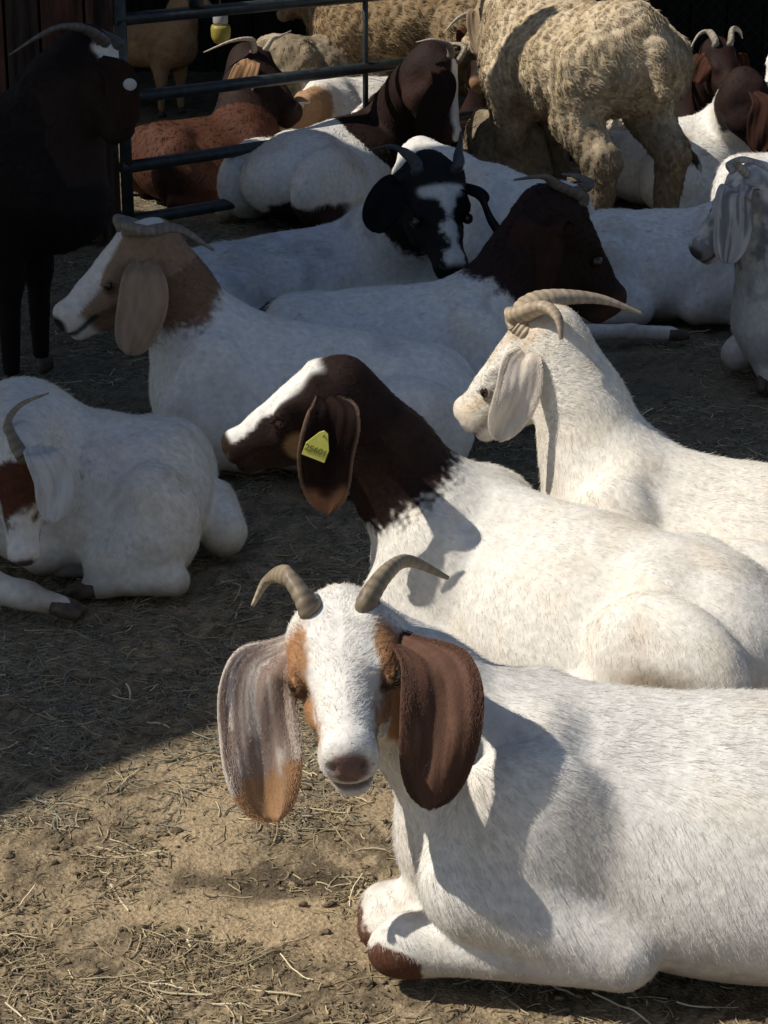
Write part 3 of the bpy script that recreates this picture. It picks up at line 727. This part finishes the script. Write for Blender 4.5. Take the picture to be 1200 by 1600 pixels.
# tubular gate
gate = empty('metal_gate', (-.93, 7.62, 0)); gate['_o'] = [-.93, 7.62, 0]
tag(gate, 'dark tubular metal gate hung on the timber post, standing open', 'gate')
g0, gd = A(-.94, 7.55, 0), nrm(A(1.0, .93, 0)); GL = 2.3
for z in (.09, .285, .53, .805, 1.06):
    mb = MB(); mb.tube([g0 + A(0, 0, z), g0 + gd * GL + A(0, 0, z)], .0225, 14); mb.build('rail', M['gate'], gate, smooth=True)
for q, r in ((0.02, .022), (1.185, .011), (GL, .022)):
    mb = MB(); mb.tube([g0 + gd * q + A(0, 0, .07), g0 + gd * q + A(0, 0, 1.08)], r, 12); mb.build('upright', M['gate'], gate, smooth=True)
for z in (.86,):
    mb = MB(); mb.tube([g0 + gd * .36 + A(0, -.026, z - .03), g0 + gd * .36 + A(0, -.026, z + .035)], [.028, .03], 12); mb.build('clamp', M['gate'], gate, smooth=True)
# chain link panel in the dark at the right, behind the brown goat
cl = empty('chain_link_fence', (1.9, 10.7, 0)); cl['_o'] = [1.9, 10.7, 0]
tag(cl, 'dark chain link fence panel in the shade behind the brown goat', 'fence')
mb = MB()
for i in range(-24, 30):
    for sg in (1, -1):
        x0 = 1.25 + i * .06; a = A(x0, 10.7 + .003 * sg, 0.03); b = A(x0 + sg * 1.1, 10.7 + .003 * sg, 1.13)
        t0, t1 = sorted(((1.25 - a[0]) / (b[0] - a[0]), (2.75 - a[0]) / (b[0] - a[0]))); t0, t1 = max(0, t0), min(1, t1)
        if t1 > t0: mb.tube([a + (b - a) * t0, a + (b - a) * t1], .0011, 4)
o = mb.build('wire_mesh', M['gate'], cl); o['kind'] = 'stuff'
for x0 in (1.25, 2.75):
    mb = MB(); mb.tube([A(x0, 10.7, 0), A(x0, 10.7, 1.2)], .022, 10); mb.build('upright', M['gate'], cl, smooth=True)
# yellow container hanging in the dark beyond the gate
yb = empty('hanging_feeder', PY(345, 40, 9.3)); yb['_o'] = list(PY(345, 40, 9.3)); tag(yb, 'small pale bottle with a yellow bowl hanging beyond the gate', 'feeder')
c0 = PY(345, 52, 9.3)
mb = MB(); mb.tube([c0 + A(0, 0, z) for z in (-.045, -.04, -.015, .02, .035)], [.012, .03, .042, .044, .040], 14); mb.build('bowl', M['yellow'], yb, smooth=True)
mb = MB(); mb.tube([c0 + A(0, 0, z) for z in (.036, .05, .12)], [.030, .033, .033], 14); mb.build('bottle', M['galv'], yb, smooth=True)
mb = MB(); mb.tube([c0 + A(0, 0, .12), c0 + A(0, 0, 2.2)], .003, 5); mb.build('cord', M['gate'], yb)

# ------------------------------------------------------------------ goats, nearest first
HERD = 'white and brown goats resting in the yard'
def pat_front(k):
    c = white_body(k, WHITE, .75)
    cw = np.abs(k['c']) + .06 * (k['n1'] - .5) + .05 * (k['nf'] - .5) - .05 * sst(.8, .5, k['a']) + .05
    side = k['inh'] * sst(.165, .205, cw) * sst(.10, .22, k['a']) * sst(.98, .84, k['a'] + .3 * (k['b'] < -.3)) * sst(-.66, -.60, k['b']) * sst(.37, .33, np.abs(k['c']))
    c = mixc(c, TAN, side)
    c = eyeliner(k, c)
    c = blob(k, c, PZ(572, 1474, .02), .056, A(.10, .042, .024), .8); c = blob(k, c, PZ(604, 1524, .035), .050, A(.10, .042, .024), .8)
    return muzzle(k, c, A(.20, .125, .11))
EF = {1: ear_plain(A(.165, .088, .060), tip=A(.13, .07, .048), mottle=.30, dark=A(.115, .058, .040)), -1: ear_pied}
g1 = animal('goat', 'large white goat with tan cheeks and broad drooping ears lying in front, facing us', 'goat', HERD,
    PZ(830, 1088, .405), PZ(1530, 1114, .39), PY(528, 930, 2.69), PY(540, 1168, 2.47), pat_front, up=(-.10, 0, 1), mz=1.42, neck_r=.84, lid=.5, chest=.030, s=.98, h=.0042, fur=230000, fur_len=.016, fur_rad=.00034, headw=1.56, hbase=.165, eye_a=.42,
    fore={-1: [PZ(780, 1400, .13), PZ(606, 1424, .058), PZ(594, 1452, .046), PZ(700, 1470, .03), PZ(740, 1475, .028)]},
    horns={-1: [PY(448, 900, 2.71), PY(418, 906, 2.75), PY(394, 947, 2.73)], 1: [PY(606, 893, 2.72), PY(640, 877, 2.77), PY(700, 903, 2.81)]}, horn_r=.0235,
    ears={-1: ([PY(408, 1050, 2.63), PY(406, 1160, 2.60), PY(426, 1284, 2.57)], A(1, .15, 0), .44), 1: ([PY(676, 1030, 2.59), PY(690, 1130, 2.545), PY(670, 1262, 2.53)], A(1, .1, 0), .44)}, ear_col=EF)

def pat_tagged(k):
    c = white_body(k, A(.77, .738, .675))
    c = hood(k, c, A(.017, .0066, .005), .60, .04, .10)
    c = mixc(c, WHITE, k['inh'] * sst(-.10, -.075, k['b'] + .05 * (k['n1'] - .5) + .03 * (k['nf'] - .5)) * sst(-.02, .06, k['a']) * sst(.93, .88, k['a']) * sst(.19, .13, np.abs(k['c'])))
    c = mixc(c, A(.40, .25, .12), .7 * k['inh'] * sst(.14, .08, np.sqrt((k['a'] - .52) ** 2 + (k['b'] + .40) ** 2)))
    c = mixc(c, A(.16, .11, .055), .8 * sst(1.1, .3, np.linalg.norm((k['P'] - PY(1010, 1050, 3.33)) / A(.11, .6, .06), axis=1) + .6 * (k['n1'] - .5)))
    return muzzle(k, c, A(.03, .018, .015))
g2 = animal('goat', 'white goat with dark brown head, white blaze and a yellow ear tag', 'goat', HERD,
    PZ(730, 752, .385), PZ(1100, 865, .345), PY(500, 560, 3.70), PY(337, 684, 3.69), pat_tagged, s=1.0, h=.0055, fur=170000, fur_len=.012, fur_rad=.00036, clump=.3, neck_r=.78, eye_a=.49,
    ears={1: ([PY(522, 640, 3.56), PY(510, 710, 3.54), PY(513, 800, 3.56)], A(1, .25, 0), .43), -1: ([(.10, -.3, -.34), (.2, -.6, -.34), (.3, -.85, -.3)], A(1, 0, 0), .4)},
    ear_col=ear_plain(A(.016, .007, .0055), tip=A(.30, .15, .085), edge=A(.26, .17, .12), mottle=.3), horns=None)
# its tag
tp = [(506.7, 673.3), (512.5, 678.3), (513.8, 705), (506.7, 723.3), (471.3, 709.6), (477.9, 692), (499, 675.8)]
ty = g2['ears'][0][1][..., 1].min() - .006
tv = [PY(x, y, ty) for x, y in tp]; tv = tv + [v + A(0, .003, 0) for v in tv]; k7 = len(tp)
et = mesh_obj('ear_tag', tv, [tuple(range(k7)), tuple(range(2 * k7 - 1, k7 - 1, -1))] + [(i, i + k7, (i + 1) % k7 + k7, (i + 1) % k7) for i in range(k7)], M['tag'], g2['root'], smooth=False)
et['label'] = 'yellow ear tag stamped with a worn number'
def tag_text(body, px, py, size, name):
    cu = bpy.data.curves.new(name, 'FONT'); cu.body = body; cu.size = size; cu.align_x = 'CENTER'; cu.align_y = 'CENTER'; cu.extrude = .0004; cu.offset = .0003
    cu.materials.append(M['tagink'])
    tmp = link(bpy.data.objects.new('text', cu)); bpy.context.view_layer.update()
    me = bpy.data.meshes.new_from_object(tmp.evaluated_get(bpy.context.evaluated_depsgraph_get()))
    bpy.data.objects.remove(tmp); bpy.data.curves.remove(cu); me.name = name
    o = link(bpy.data.objects.new(name, me)); o.parent = et
    o.location = PY(px, py, ty - .001) - np.array(g2['root']['_o'])
    o.rotation_euler = (math.radians(90), math.radians(21), 0)
tag_text('25601', 493.5, 704, .0165, 'number')
hb = MB(); hb.tube([PY(505.4, 680.8, ty - .0012), PY(505.4, 680.8, ty + .001)], .0022, 10); mesh_obj('stud', hb.v, hb.f, M['tagink'], et)

def pat_cream(k):
    c = white_body(k, A(.77, .728, .655))
    c = mixc(c, A(.62, .48, .32), .6 * k['inh'] * sst(.45, .7, k['n1']) * (k['b'] > -.2))
    c = eyeliner(k, c, A(.16, .11, .08), .06)
    return muzzle(k, c, A(.30, .20, .17), .6)
g3 = animal('goat', 'all white horned goat with pale ears, in sun behind the tagged goat', 'goat', HERD,
    PZ(992, 704, .395), PZ(1400, 775, .36), PY(822, 487, 4.0), PY(700, 636, 4.06), pat_cream, s=1.02, h=.0058, fur=150000, fur_len=.015, fur_rad=.00036, wild=.2, clump=.35, mz=1.2, eye_a=.58, neck_r=.9,
    horns={1: [PY(815, 492, 3.96), PY(850, 480, 3.92), PY(872, 497, 3.89), PY(877, 530, 3.87)], -1: [PY(845, 470, 4.06), PY(890, 464, 4.10), PY(945, 469, 4.14), PY(1002, 490, 4.16)]}, horn_r=.032, horn_cols=((.46, .36, .25), (.40, .32, .23)),
    ears={1: ([PY(818, 566, 3.90), PY(808, 615, 3.87), PY(778, 687, 3.87)], A(1, .2, 0), .34)}, ear_col=ear_plain(A(.74, .67, .58), mottle=.06, dark=A(.62, .55, .48)))

def pat_curled(k):
    c = white_body(k, A(.78, .74, .68), 1.3)
    c = mixc(c, BROWN, k['inh'] * sst(-.16, -.10, k['c'] + .2 * (k['n1'] - .5)) * sst(.10, .16, k['a'] + .3 * (k['n1'] - .5)) * sst(.66, .60, k['a'] + .35 * (k['n1'] - .5) + .25 * k['c'] + .08 * (k['nf'] - .5)) * (k['b'] < .1))
    c = mixc(c, A(.17, .05, .025), sst(1.1, .85, np.linalg.norm((k['P'] - PY(118, 745, 4.08)) / A(.028, .14, .055), axis=1) + .7 * (k['n2'] - .5)))
    return muzzle(k, c, A(.10, .07, .065))
def curl_legs(B, W, Hd, s):
    B.cone(PZ(150, 800, .13), PZ(235, 835, .080), .085, .058, .02); B.cone(PZ(240, 850, .06), PZ(252, 862, .05), .052, .045, .012)
    B.cone(PZ(250, 880, .035), PZ(95, 882, .035), .03, .027, .010)
    B.cone(PZ(325, 790, .09), PZ(348, 832, .055), .065, .055, .02)
g4 = animal('goat', 'white goat curled up with its brown patched head tucked against its flank', 'goat', HERD,
    PZ(35, 634, .345), PZ(248, 674, .29), PY(8, 706, 4.02), PY(28, 880, 3.94), pat_curled, up=(-.2, -.9, .5), s=1.0, h=.0068, fur=90000, fur_len=.015, fur_rad=.00045, neck_r=1.25, headw=1.3, hbase=.16,
    horns={1: [PY(12, 665, 4.08), PY(32, 633, 4.12), PY(76, 614, 4.16)]}, horn_r=.018,
    ears={1: ([PY(66, 706, 3.95), PY(90, 755, 3.92), PY(84, 818, 3.90)], A(1, .2, 0), .40)}, ear_col=ear_plain(A(.70, .68, .66), mottle=.05, dark=A(.58, .56, .55)),
    fore={1: [PZ(-70, 880, .12), PZ(-30, 915, .06), PZ(40, 930, .052), PZ(95, 948, .038)]}, extra=curl_legs)

def pat_tan(k):
    c = white_body(k, A(.76, .74, .71))
    c = hood(k, c, A(.20, .118, .072), .50, .06, .3)
    c = mixc(c, A(.34, .23, .15), .7 * k['inh'] * (k['t'] < .1) * 1.0)
    c = blaze(k, c, .10, .16, A(.76, .70, .64), -.16)
    c = mixc(c, A(.70, .62, .54), k['inh'] * sst(.80, .88, k['a']))
    c = eyeliner(k, c, A(.08, .05, .035), .055)
    return muzzle(k, c, A(.03, .025, .025))
g5 = animal('goat', 'horned goat with tan head and broad white blaze, lying in the shade', 'goat', HERD,
    PZ(345, 490, .375), PZ(640, 548, .29), PY(205, 349, 5.02), PY(74, 488, 4.95), pat_tan, s=1.05, h=.0068, fur=80000, fur_len=.014, fur_rad=.00045, neck_r=.84,
    horns={1: [PY(232, 361, 4.93), PY(280, 358, 4.92), PY(334, 391, 4.93)], -1: [PY(190, 346, 5.10), PY(222, 352, 5.18), PY(262, 372, 5.22)]}, horn_r=.029, horn_cols=((.23, .19, .15), (.20, .17, .14)),
    ears={1: ([PY(224, 430, 4.90), PY(222, 485, 4.87), PY(200, 553, 4.86)], A(1, .15, 0), .40)}, ear_col=ear_plain(A(.44, .31, .215), mottle=.10, edge=A(.46, .35, .26)))

def pat_black(k):
    c = white_body(k, A(.66, .67, .68))
    c = mixc(c, A(.28, .30, .33), .5 * sst(.48, .68, fbm(k['P'], 9, 44, 3)))
    c = hood(k, c, BLACK * .7, .42)
    f = k['inh'] & (k['b'] > -.30)
    c = mixc(c, A(.62, .60, .57), f * sst(.12, .07, np.abs(k['c'] - .02) + .22 * (k['n1'] - .5) + .05 * (k['nf'] - .5)) * sst(.24, .30, k['a']) * sst(1.0, .94, k['a']))
    c = mixc(c, A(.62, .60, .57), f * sst(.24, .19, np.abs(k['c']) + .1 * (k['n1'] - .5)) * sst(.20, .25, k['a']) * sst(.40, .34, k['a'] + .3 * np.abs(k['c'])))
    return c
g6 = animal('goat', 'white goat with black head, white blaze and curved dark horns facing us', 'goat', HERD,
    PZ(590, 345, .33), PZ(330, 395, .27), PY(682, 252, 6.02), PY(716, 416, 5.84), pat_black, s=1.0, h=.008, fur=45000, fur_len=.015, headw=1.5, hbase=.19, neck_r=1.2, fur_rad=.0007, eyes=True,
    horns={-1: [PY(640, 244, 6.07), PY(612, 229, 6.10), PY(576, 235, 6.12)], 1: [PY(716, 240, 6.12), PY(719, 224, 6.22), PY(720, 206, 6.36)]}, horn_r=.025, horn_cols=((.045, .05, .055), (.06, .065, .07)),
    ears={-1: ([PY(622, 292, 6.0), PY(598, 322, 5.97), PY(588, 364, 5.96)], A(1, .1, -.35), .33), 1: ([PY(752, 305, 5.98), PY(770, 345, 5.96), PY(797, 385, 5.94)], A(0, 1, .1), .36)}, ear_col=ear_plain(BLACK, mottle=.1))

def pat_dark(k):
    c = white_body(k, A(.70, .70, .69))
    c = hood(k, c, A(.022, .010, .008), .72)
    c = mixc(c, A(.6, .58, .56), sst(1.1, .8, np.linalg.norm((k['P'] - PY(758, 452, 5.40)) / A(.018, .2, .035), axis=1) + .5 * (k['n2'] - .5)))
    c = mixc(c, A(.3, .28, .27), k['inh'] * (np.abs(k['c']) < .03) * sst(.16, .2, k['a']) * sst(.36, .3, k['a']) * (k['b'] > -.15))
    c = mixc(c, BLACK, sst(1.05, .9, np.linalg.norm((k['P'] - PZ(420, 470, .27)) / A(.085, .3, .07), axis=1) + .4 * (k['n1'] - .5)))
    c = mixc(c, A(.10, .05, .03), .7 * k['inh'] * sst(.78, .95, k['a']))
    return c
g7 = animal('goat', 'white goat with near black head turned away to the right, swept horns', 'goat', HERD,
    PZ(735, 446, .36), PZ(470, 468, .32), PY(893, 300, 5.58), PY(984, 462, 5.66), pat_dark, s=1.0, h=.008, fur=36000, fur_len=.018, fur_rad=.0007, neck_r=.82, headw=1.1,
    horns={-1: [PY(872, 290, 5.52), PY(848, 276, 5.50), PY(803, 281, 5.46)], 1: [PY(922, 290, 5.66), PY(902, 276, 5.70), PY(878, 272, 5.74)]}, horn_r=.024, horn_cols=((.10, .085, .07), (.16, .14, .12)),
    ears={-1: ([PY(850, 350, 5.44), PY(832, 405, 5.42), PY(826, 470, 5.42)], A(1, -.1, 0), .42)}, ear_col=ear_plain(A(.045, .022, .016), mottle=.2))

def pat_plain(k): return white_body(k, A(.74, .72, .69))
def dr(c, cup=.33): return [(.06, -.24, c * .30), (.14, -.52, c * .32), (.26, -.80, c * .30)]
g8 = animal('goat', 'plain white goat lying in the shade, seen from the flank behind the dark head', 'goat', HERD,
    PZ(1130, 335, .33), PZ(950, 335, .32), PY(1262, 270, 6.55), PY(1350, 350, 6.5), pat_plain, s=1.0, h=.009, fur=26000, fur_len=.016, fur_rad=.0008, eyes=False,
    ears={-1: (dr(-1), A(1, 0, 0), .4), 1: (dr(1), A(1, 0, 0), .4)}, ear_col=ear_plain(A(.7, .66, .62)),
    hind={-1: [PZ(900, 520, .055), PZ(985, 518, .045), PZ(1050, 522, .035)]})
g10 = animal('goat', 'white goat resting between the black head and the dark head', 'goat', HERD,
    PZ(770, 275, .38), PZ(880, 290, .36), PY(640, 225, 7.05), PY(600, 330, 6.95), pat_plain, s=1.0, h=.010, fur=16000, fur_len=.016, fur_rad=.0008, eyes=False,
    ears={1: (dr(1), A(1, 0, 0), .4)}, ear_col=ear_plain(A(.7, .66, .62)))
def pat_speck(k):
    c = white_body(k, A(.62, .60, .58))
    c = mixc(c, A(.16, .16, .18), .75 * k['inh'] * sst(.45, .62, fbm(k['P'] * A(1, 1, .6), 42, 47, 3)))
    c = mixc(c, A(.25, .25, .26), .5 * (k['t'] < .8) * sst(.5, .66, fbm(k['P'], 20, 48, 3)))
    c = eyeliner(k, c, A(.04, .035, .035), .06)
    return muzzle(k, c, A(.07, .065, .07))
g9 = animal('goat', 'grey speckled white goat at the edge, head in profile with short pale horns', 'goat', HERD,
    PY(1270, 365, 5.75), PY(1540, 390, 5.85), PY(1160, 262, 5.68), PY(1074, 384, 5.60), pat_speck, s=1.1, h=.008, fur=30000, fur_len=.018, fur_rad=.0007, neck_r=1.15,
    fore={1: [A(1.13, 5.72, .16), A(1.09, 5.72, .06), A(1.07, 5.66, .035)]},
    horns={1: [PY(1150, 253, 5.60), PY(1180, 254, 5.58), PY(1222, 282, 5.58)], -1: [PY(1140, 258, 5.74), PY(1160, 248, 5.78), PY(1190, 252, 5.82)]}, horn_r=.018, horn_cols=((.30, .27, .24), (.5, .46, .42)),
    ears={1: ([PY(1150, 300, 5.58), PY(1146, 350, 5.55), PY(1136, 412, 5.54)], A(1, .15, 0), .42)}, ear_col=ear_plain(A(.55, .53, .52), mottle=.2, dark=A(.22, .21, .23)))

def pat_eleven(k):
    c = white_body(k)
    c = hood(k, c, A(.020, .009, .007), .80, .04, .2)
    c = mixc(c, A(.04, .016, .011), .8 * k['inh'] * sst(.1, .3, k['a']) * (k['t'] < .1))
    c = mixc(c, WHITE, k['inh'] * (k['b'] > -.10) * sst(.11, .07, np.abs(k['c'])) * (k['a'] > .05))
    c = mixc(c, A(.035, .018, .014), sst(1.08, .95, np.linalg.norm((k['P'] - PZ(485, 322, .07)) / A(.19, .30, .085), axis=1) + .35 * (k['n1'] - .5)))
    return c
g11 = animal('goat', 'white goat with dark brown head and neck lying in sun by the gate', 'goat', HERD,
    PZ(610, 168, .36), PZ(460, 212, .335), PY(708, 84, 8.06), PY(724, 216, 7.92), pat_eleven, up=(1, -.35, .3), s=1.05, h=.009, fur=36000, fur_len=.017, fur_rad=.0008, neck_r=1.25, eyes=False,
    horns={-1: [PY(700, 70, 8.0), PY(676, 62, 7.98), PY(650, 66, 7.98)], 1: [PY(725, 72, 8.1), PY(700, 68, 8.16), PY(672, 66, 8.2)]}, horn_r=.020, horn_cols=((.10, .08, .06), (.42, .36, .28)),
    ears={-1: ([PY(694, 130, 7.92), PY(676, 175, 7.90), PY(664, 228, 7.90)], A(1, -.2, .2), .34)}, ear_col=ear_plain(A(.022, .010, .008), mottle=.2))

def pat_brown_stand(k):
    c = np.tile(A(.007, .004, .0035), (len(k['a']), 1)); c = mixc(c, A(.012, .006, .005), sst(.4, .7, k['n1']))
    c = mixc(c, A(.030, .015, .011), .8 * k['inh'] * sst(.15, .4, k['a']))
    return mixc(c, A(.72, .68, .64), k['inh'] * sst(.16, .12, np.linalg.norm(np.stack([k['a'] - .12, k['b'] + .05, k['c'] * .7], 1), axis=1) + .04 * (k['n2'] - .5)))
g16 = animal('goat', 'dark brown goat standing by the board wall with a long horn and white forelock', 'goat', HERD,
    PY(15, 172, 5.78), PY(-320, 150, 5.95), PY(168, 58, 5.70), PY(214, 208, 5.62), pat_brown_stand, up=(1, -.45, .35), pose='stand', s=1.05, h=.009, fur=30000, fur_len=.018, fur_rad=.0008, neck_r=1.35, eyes=False,
    horns={-1: [PY(128, 44, 5.62), PY(80, 46, 5.58), PY(14, 86, 5.52)], 1: [PY(135, 44, 5.8), PY(100, 42, 5.88), PY(60, 60, 5.95)]}, horn_r=.023, horn_cols=((.07, .06, .055), (.17, .155, .14)),
    ears={-1: ([PY(182, 112, 5.60), PY(192, 150, 5.57), PY(197, 205, 5.56)], A(1, -.15, .1), .34)}, ear_col=ear_plain(A(.035, .018, .013), mottle=.2))
tc = PY(203, 132, 5.545)
rt = ball('ear_tag', tc, (.018, .004, .016), M['tagwhite'], g16['root']); rt['label'] = 'round white ear tag'

def pat_shag(k): return white_body(k, A(.80, .73, .62))
g18 = animal('goat', 'shaggy white goat lying behind the standing sheep, seen between its legs', 'goat', HERD,
    PZ(1000, 180, .28), PZ(1003, 206, .28), PY(1010, 120, 9.1), PY(1015, 180, 9.3), pat_shag, s=.82, h=.010, fur=16000, fur_len=.05, fur_rad=.0013, wild=.7, eyes=False, width=.85)
def pat_neckbrown(k): return hood(k, white_body(k), A(.020, .009, .007), .25, .05, .3)
g14 = animal('goat', 'white goat with red brown neck lying in sun beyond the sheep', 'goat', HERD,
    PZ(1140, 175, .34), PZ(1010, 205, .30), PY(1192, 118, 8.15), PY(1235, 232, 8.05), pat_neckbrown, s=1.05, h=.010, fur=16000, fur_len=.018, fur_rad=.0009, eyes=False, neck_r=1.0,
    ears={-1: ([PY(1192, 160, 8.0), PY(1188, 200, 7.98), PY(1184, 240, 7.98)], A(1, -.2, 0), .34)}, ear_col=ear_plain(A(.05, .022, .015), mottle=.2), up=(1, -.2, .3))
g15 = animal('goat', 'white goat lying in sun just behind the speckled goat', 'goat', HERD,
    PZ(1300, 240, .38), PZ(1165, 245, .36), PY(1400, 190, 7.3), PY(1450, 280, 7.25), pat_plain, s=1.0, h=.010, fur=16000, fur_len=.018, fur_rad=.0009, eyes=False)
def pat_rust(k):
    c = np.tile(A(.022, .009, .0065), (len(k['a']), 1)); c = mixc(c, A(.014, .006, .005), sst(.4, .65, k['n1']))
    return mixc(c, A(.36, .20, .11), k['inh'] * sst(.85, .95, k['a']) * .8)
g13 = animal('goat', 'brown goat with white tipped horns standing at the back beside the sheep', 'goat', HERD,
    PY(1130, 110, 9.4), PY(1115, 95, 9.85), PY(1128, 62, 9.0), PY(1156, 150, 8.80), pat_rust, up=(.3, -1, .5), s=1.05, h=.010, fur=14000, fur_len=.016, fur_rad=.0009, neck_r=1.2, eyes=False,
    horns={-1: [PY(1108, 50, 9.05), PY(1092, 54, 9.05), PY(1077, 78, 9.0)], 1: [PY(1144, 46, 9.06), PY(1155, 48, 9.1), PY(1160, 60, 9.12)]}, horn_r=.022, horn_cols=((.10, .08, .06), (.60, .54, .44)),
    ears={-1: ([PY(1102, 88, 8.98), PY(1094, 105, 8.96), PY(1090, 130, 8.96)], A(1, -.3, 0), .34), 1: ([(.1, -.3, .34), (.25, -.5, .36), (.45, -.7, .34)], A(1, 0, 0), .34)}, ear_col=ear_plain(A(.08, .032, .02), mottle=.2))
def pat_rust2(k):
    c = np.tile(A(.075, .028, .015), (len(k['a']), 1)); c = mixc(c, A(.70, .66, .60), sst(.10, .17, k['x'] + .1 * (k['n1'] - .5)) * sst(.62, .72, k['z']) * (k['t'] > .9))
    c = mixc(c, A(.020, .009, .007), (k['t'] < .75) * 1.0)
    return c
g17 = animal('goat', 'rust brown goat lying behind the gate rails, head to the right', 'goat', HERD,
    PZ(375, 185, .31), PZ(255, 195, .31), PY(402, 72, 8.75), PY(474, 172, 8.60), pat_rust2, s=1.0, h=.010, fur=22000, fur_len=.016, fur_rad=.0009, neck_r=1.2, eyes=False,
    horns={-1: [PY(392, 62, 8.7), PY(362, 64, 8.68), PY(318, 82, 8.68)], 1: [PY(425, 62, 8.8), PY(436, 58, 8.84), PY(455, 48, 8.9)]}, horn_r=.020, horn_cols=((.25, .20, .15), (.62, .55, .44)),
    ears={-1: ([PY(388, 100, 8.6), PY(374, 140, 8.58), PY(376, 178, 8.58)], A(1, -.2, 0), .34)}, ear_col=ear_plain(A(.40, .24, .13), mottle=.3, dark=A(.22, .11, .06)))
def pat_tanstand(k): return mixc(np.tile(A(.40, .26, .14), (len(k['a']), 1)), A(.28, .16, .08), sst(.4, .7, k['n1']))
g19 = animal('goat', 'tan goat standing in the dark far behind the gate', 'goat', HERD,
    PY(262, 30, 10.6), PY(175, 30, 10.8), PY(300, -30, 10.5), PY(335, 10, 10.4), pat_tanstand, pose='stand', s=.8, h=.011, fur=8000, fur_len=.016, fur_rad=.0011, eyes=False)
def pat_white_tan(k): return hood(k, white_body(k), A(.40, .24, .13), .3)
g20 = animal('goat', 'white goat with tan face lying beyond the gate, head low', 'goat', HERD,
    PZ(515, 128, .34), PZ(625, 122, .33), PY(478, 140, 8.9), PY(428, 192, 8.75), pat_white_tan, s=.95, h=.010, fur=14000, fur_len=.02, fur_rad=.0009, eyes=False,
    ears={1: ([PY(448, 170, 8.72), PY(436, 182, 8.7), PY(430, 196, 8.7)], A(.6, 0, 1), .3)}, ear_col=ear_plain(A(.7, .66, .6)))
g12 = animal('goat', 'dark brown goat with upturned pale horns peering past the sheep', 'goat', HERD,
    PZ(790, 105, .40), PZ(860, 85, .42), PY(757, 32, 9.0), PY(742, 130, 8.85), pat_rust, up=(-.3, -1, .5), s=1.0, h=.010, fur=8000, fur_len=.016, fur_rad=.0009, neck_r=1.1, eyes=False,
    horns={1: [PY(764, 24, 9.02), PY(768, 28, 9.04), PY(766, 52, 9.0)], -1: [PY(735, 22, 9.02), PY(714, 30, 9.0), PY(693, 52, 8.98)]}, horn_r=.019, horn_cols=((.3, .24, .18), (.68, .60, .50)),
    ears={-1: (dr(-1), A(1, 0, 0), .36), 1: (dr(1), A(1, 0, 0), .36)}, ear_col=ear_plain(A(.11, .04, .025), mottle=.2))
g21 = animal('goat', 'white goat half out of sight at the edge behind the red brown neck', 'goat', HERD,
    PZ(1260, 105, .44), PZ(1330, 110, .42), PY(1225, 60, 9.2), PY(1196, 140, 9.05), pat_plain, up=(-.3, -.6, .6), s=1.0, h=.011, fur=8000, fur_len=.016, fur_rad=.001, eyes=False)

# ------------------------------------------------------------------ sheep
FLOCK = 'woolly sheep among the goats'
def pat_wool(k):
    c = np.tile(A(.49, .395, .26), (len(k['a']), 1)); c = mixc(c, A(.58, .48, .34), sst(.35, .65, k['n1'])); c = mixc(c, A(.33, .24, .14), .8 * sst(.55, .75, fbm(k['P'], 30, 66, 3)))
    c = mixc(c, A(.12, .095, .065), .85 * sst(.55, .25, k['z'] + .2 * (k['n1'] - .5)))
    return c
def pat_wool2(k): return pat_wool(k) * A(.50, .44, .37)
s1 = animal('sheep', 'big cream fleeced sheep standing with its rump towards us', 'sheep', FLOCK,
    PY(842, 12, 8.12), PY(975, 10, 7.72), PY(770, -10, 8.65), PY(730, 60, 8.85), pat_wool, pose='stand', s=1.22, h=.009, wool=True, fur=110000, fur_len=.026, fur_rad=.001, eyes=False, wild=.35, neck_r=1.1,
    ears={1: (dr(1), A(1, 0, 0), .3), -1: (dr(-1), A(1, 0, 0), .3)}, ear_col=ear_plain(A(.4, .3, .2)))
s2 = animal('sheep', 'brown fleeced sheep standing far back behind the gate upright', 'sheep', FLOCK,
    PY(560, -28, 9.75), PY(735, -28, 9.6), PY(470, -20, 9.9), PY(430, 20, 9.85), pat_wool2, pose='stand', s=1.12, h=.011, wool=True, fur=30000, fur_len=.030, fur_rad=.0015, eyes=False, wild=.35)
s3 = animal('sheep', 'woolly sheep lying in the half dark beyond the gate', 'sheep', FLOCK,
    PZ(450, 62, .50), PZ(545, 52, .50), PY(415, 60, 9.5), PY(398, 100, 9.35), pat_wool, s=1.0, h=.011, wool=True, fur=24000, fur_len=.030, fur_rad=.0015, eyes=False, wild=.35)
s4 = animal('sheep', 'small woolly sheep lying beside the standing sheep', 'sheep', FLOCK,
    PZ(800, 185, .36), PZ(800, 160, .36), PY(800, 250, 8.0), PY(790, 300, 7.9), pat_wool, s=.85, h=.010, wool=True, fur=24000, fur_len=.030, fur_rad=.0015, eyes=False, wild=.35, width=.9)
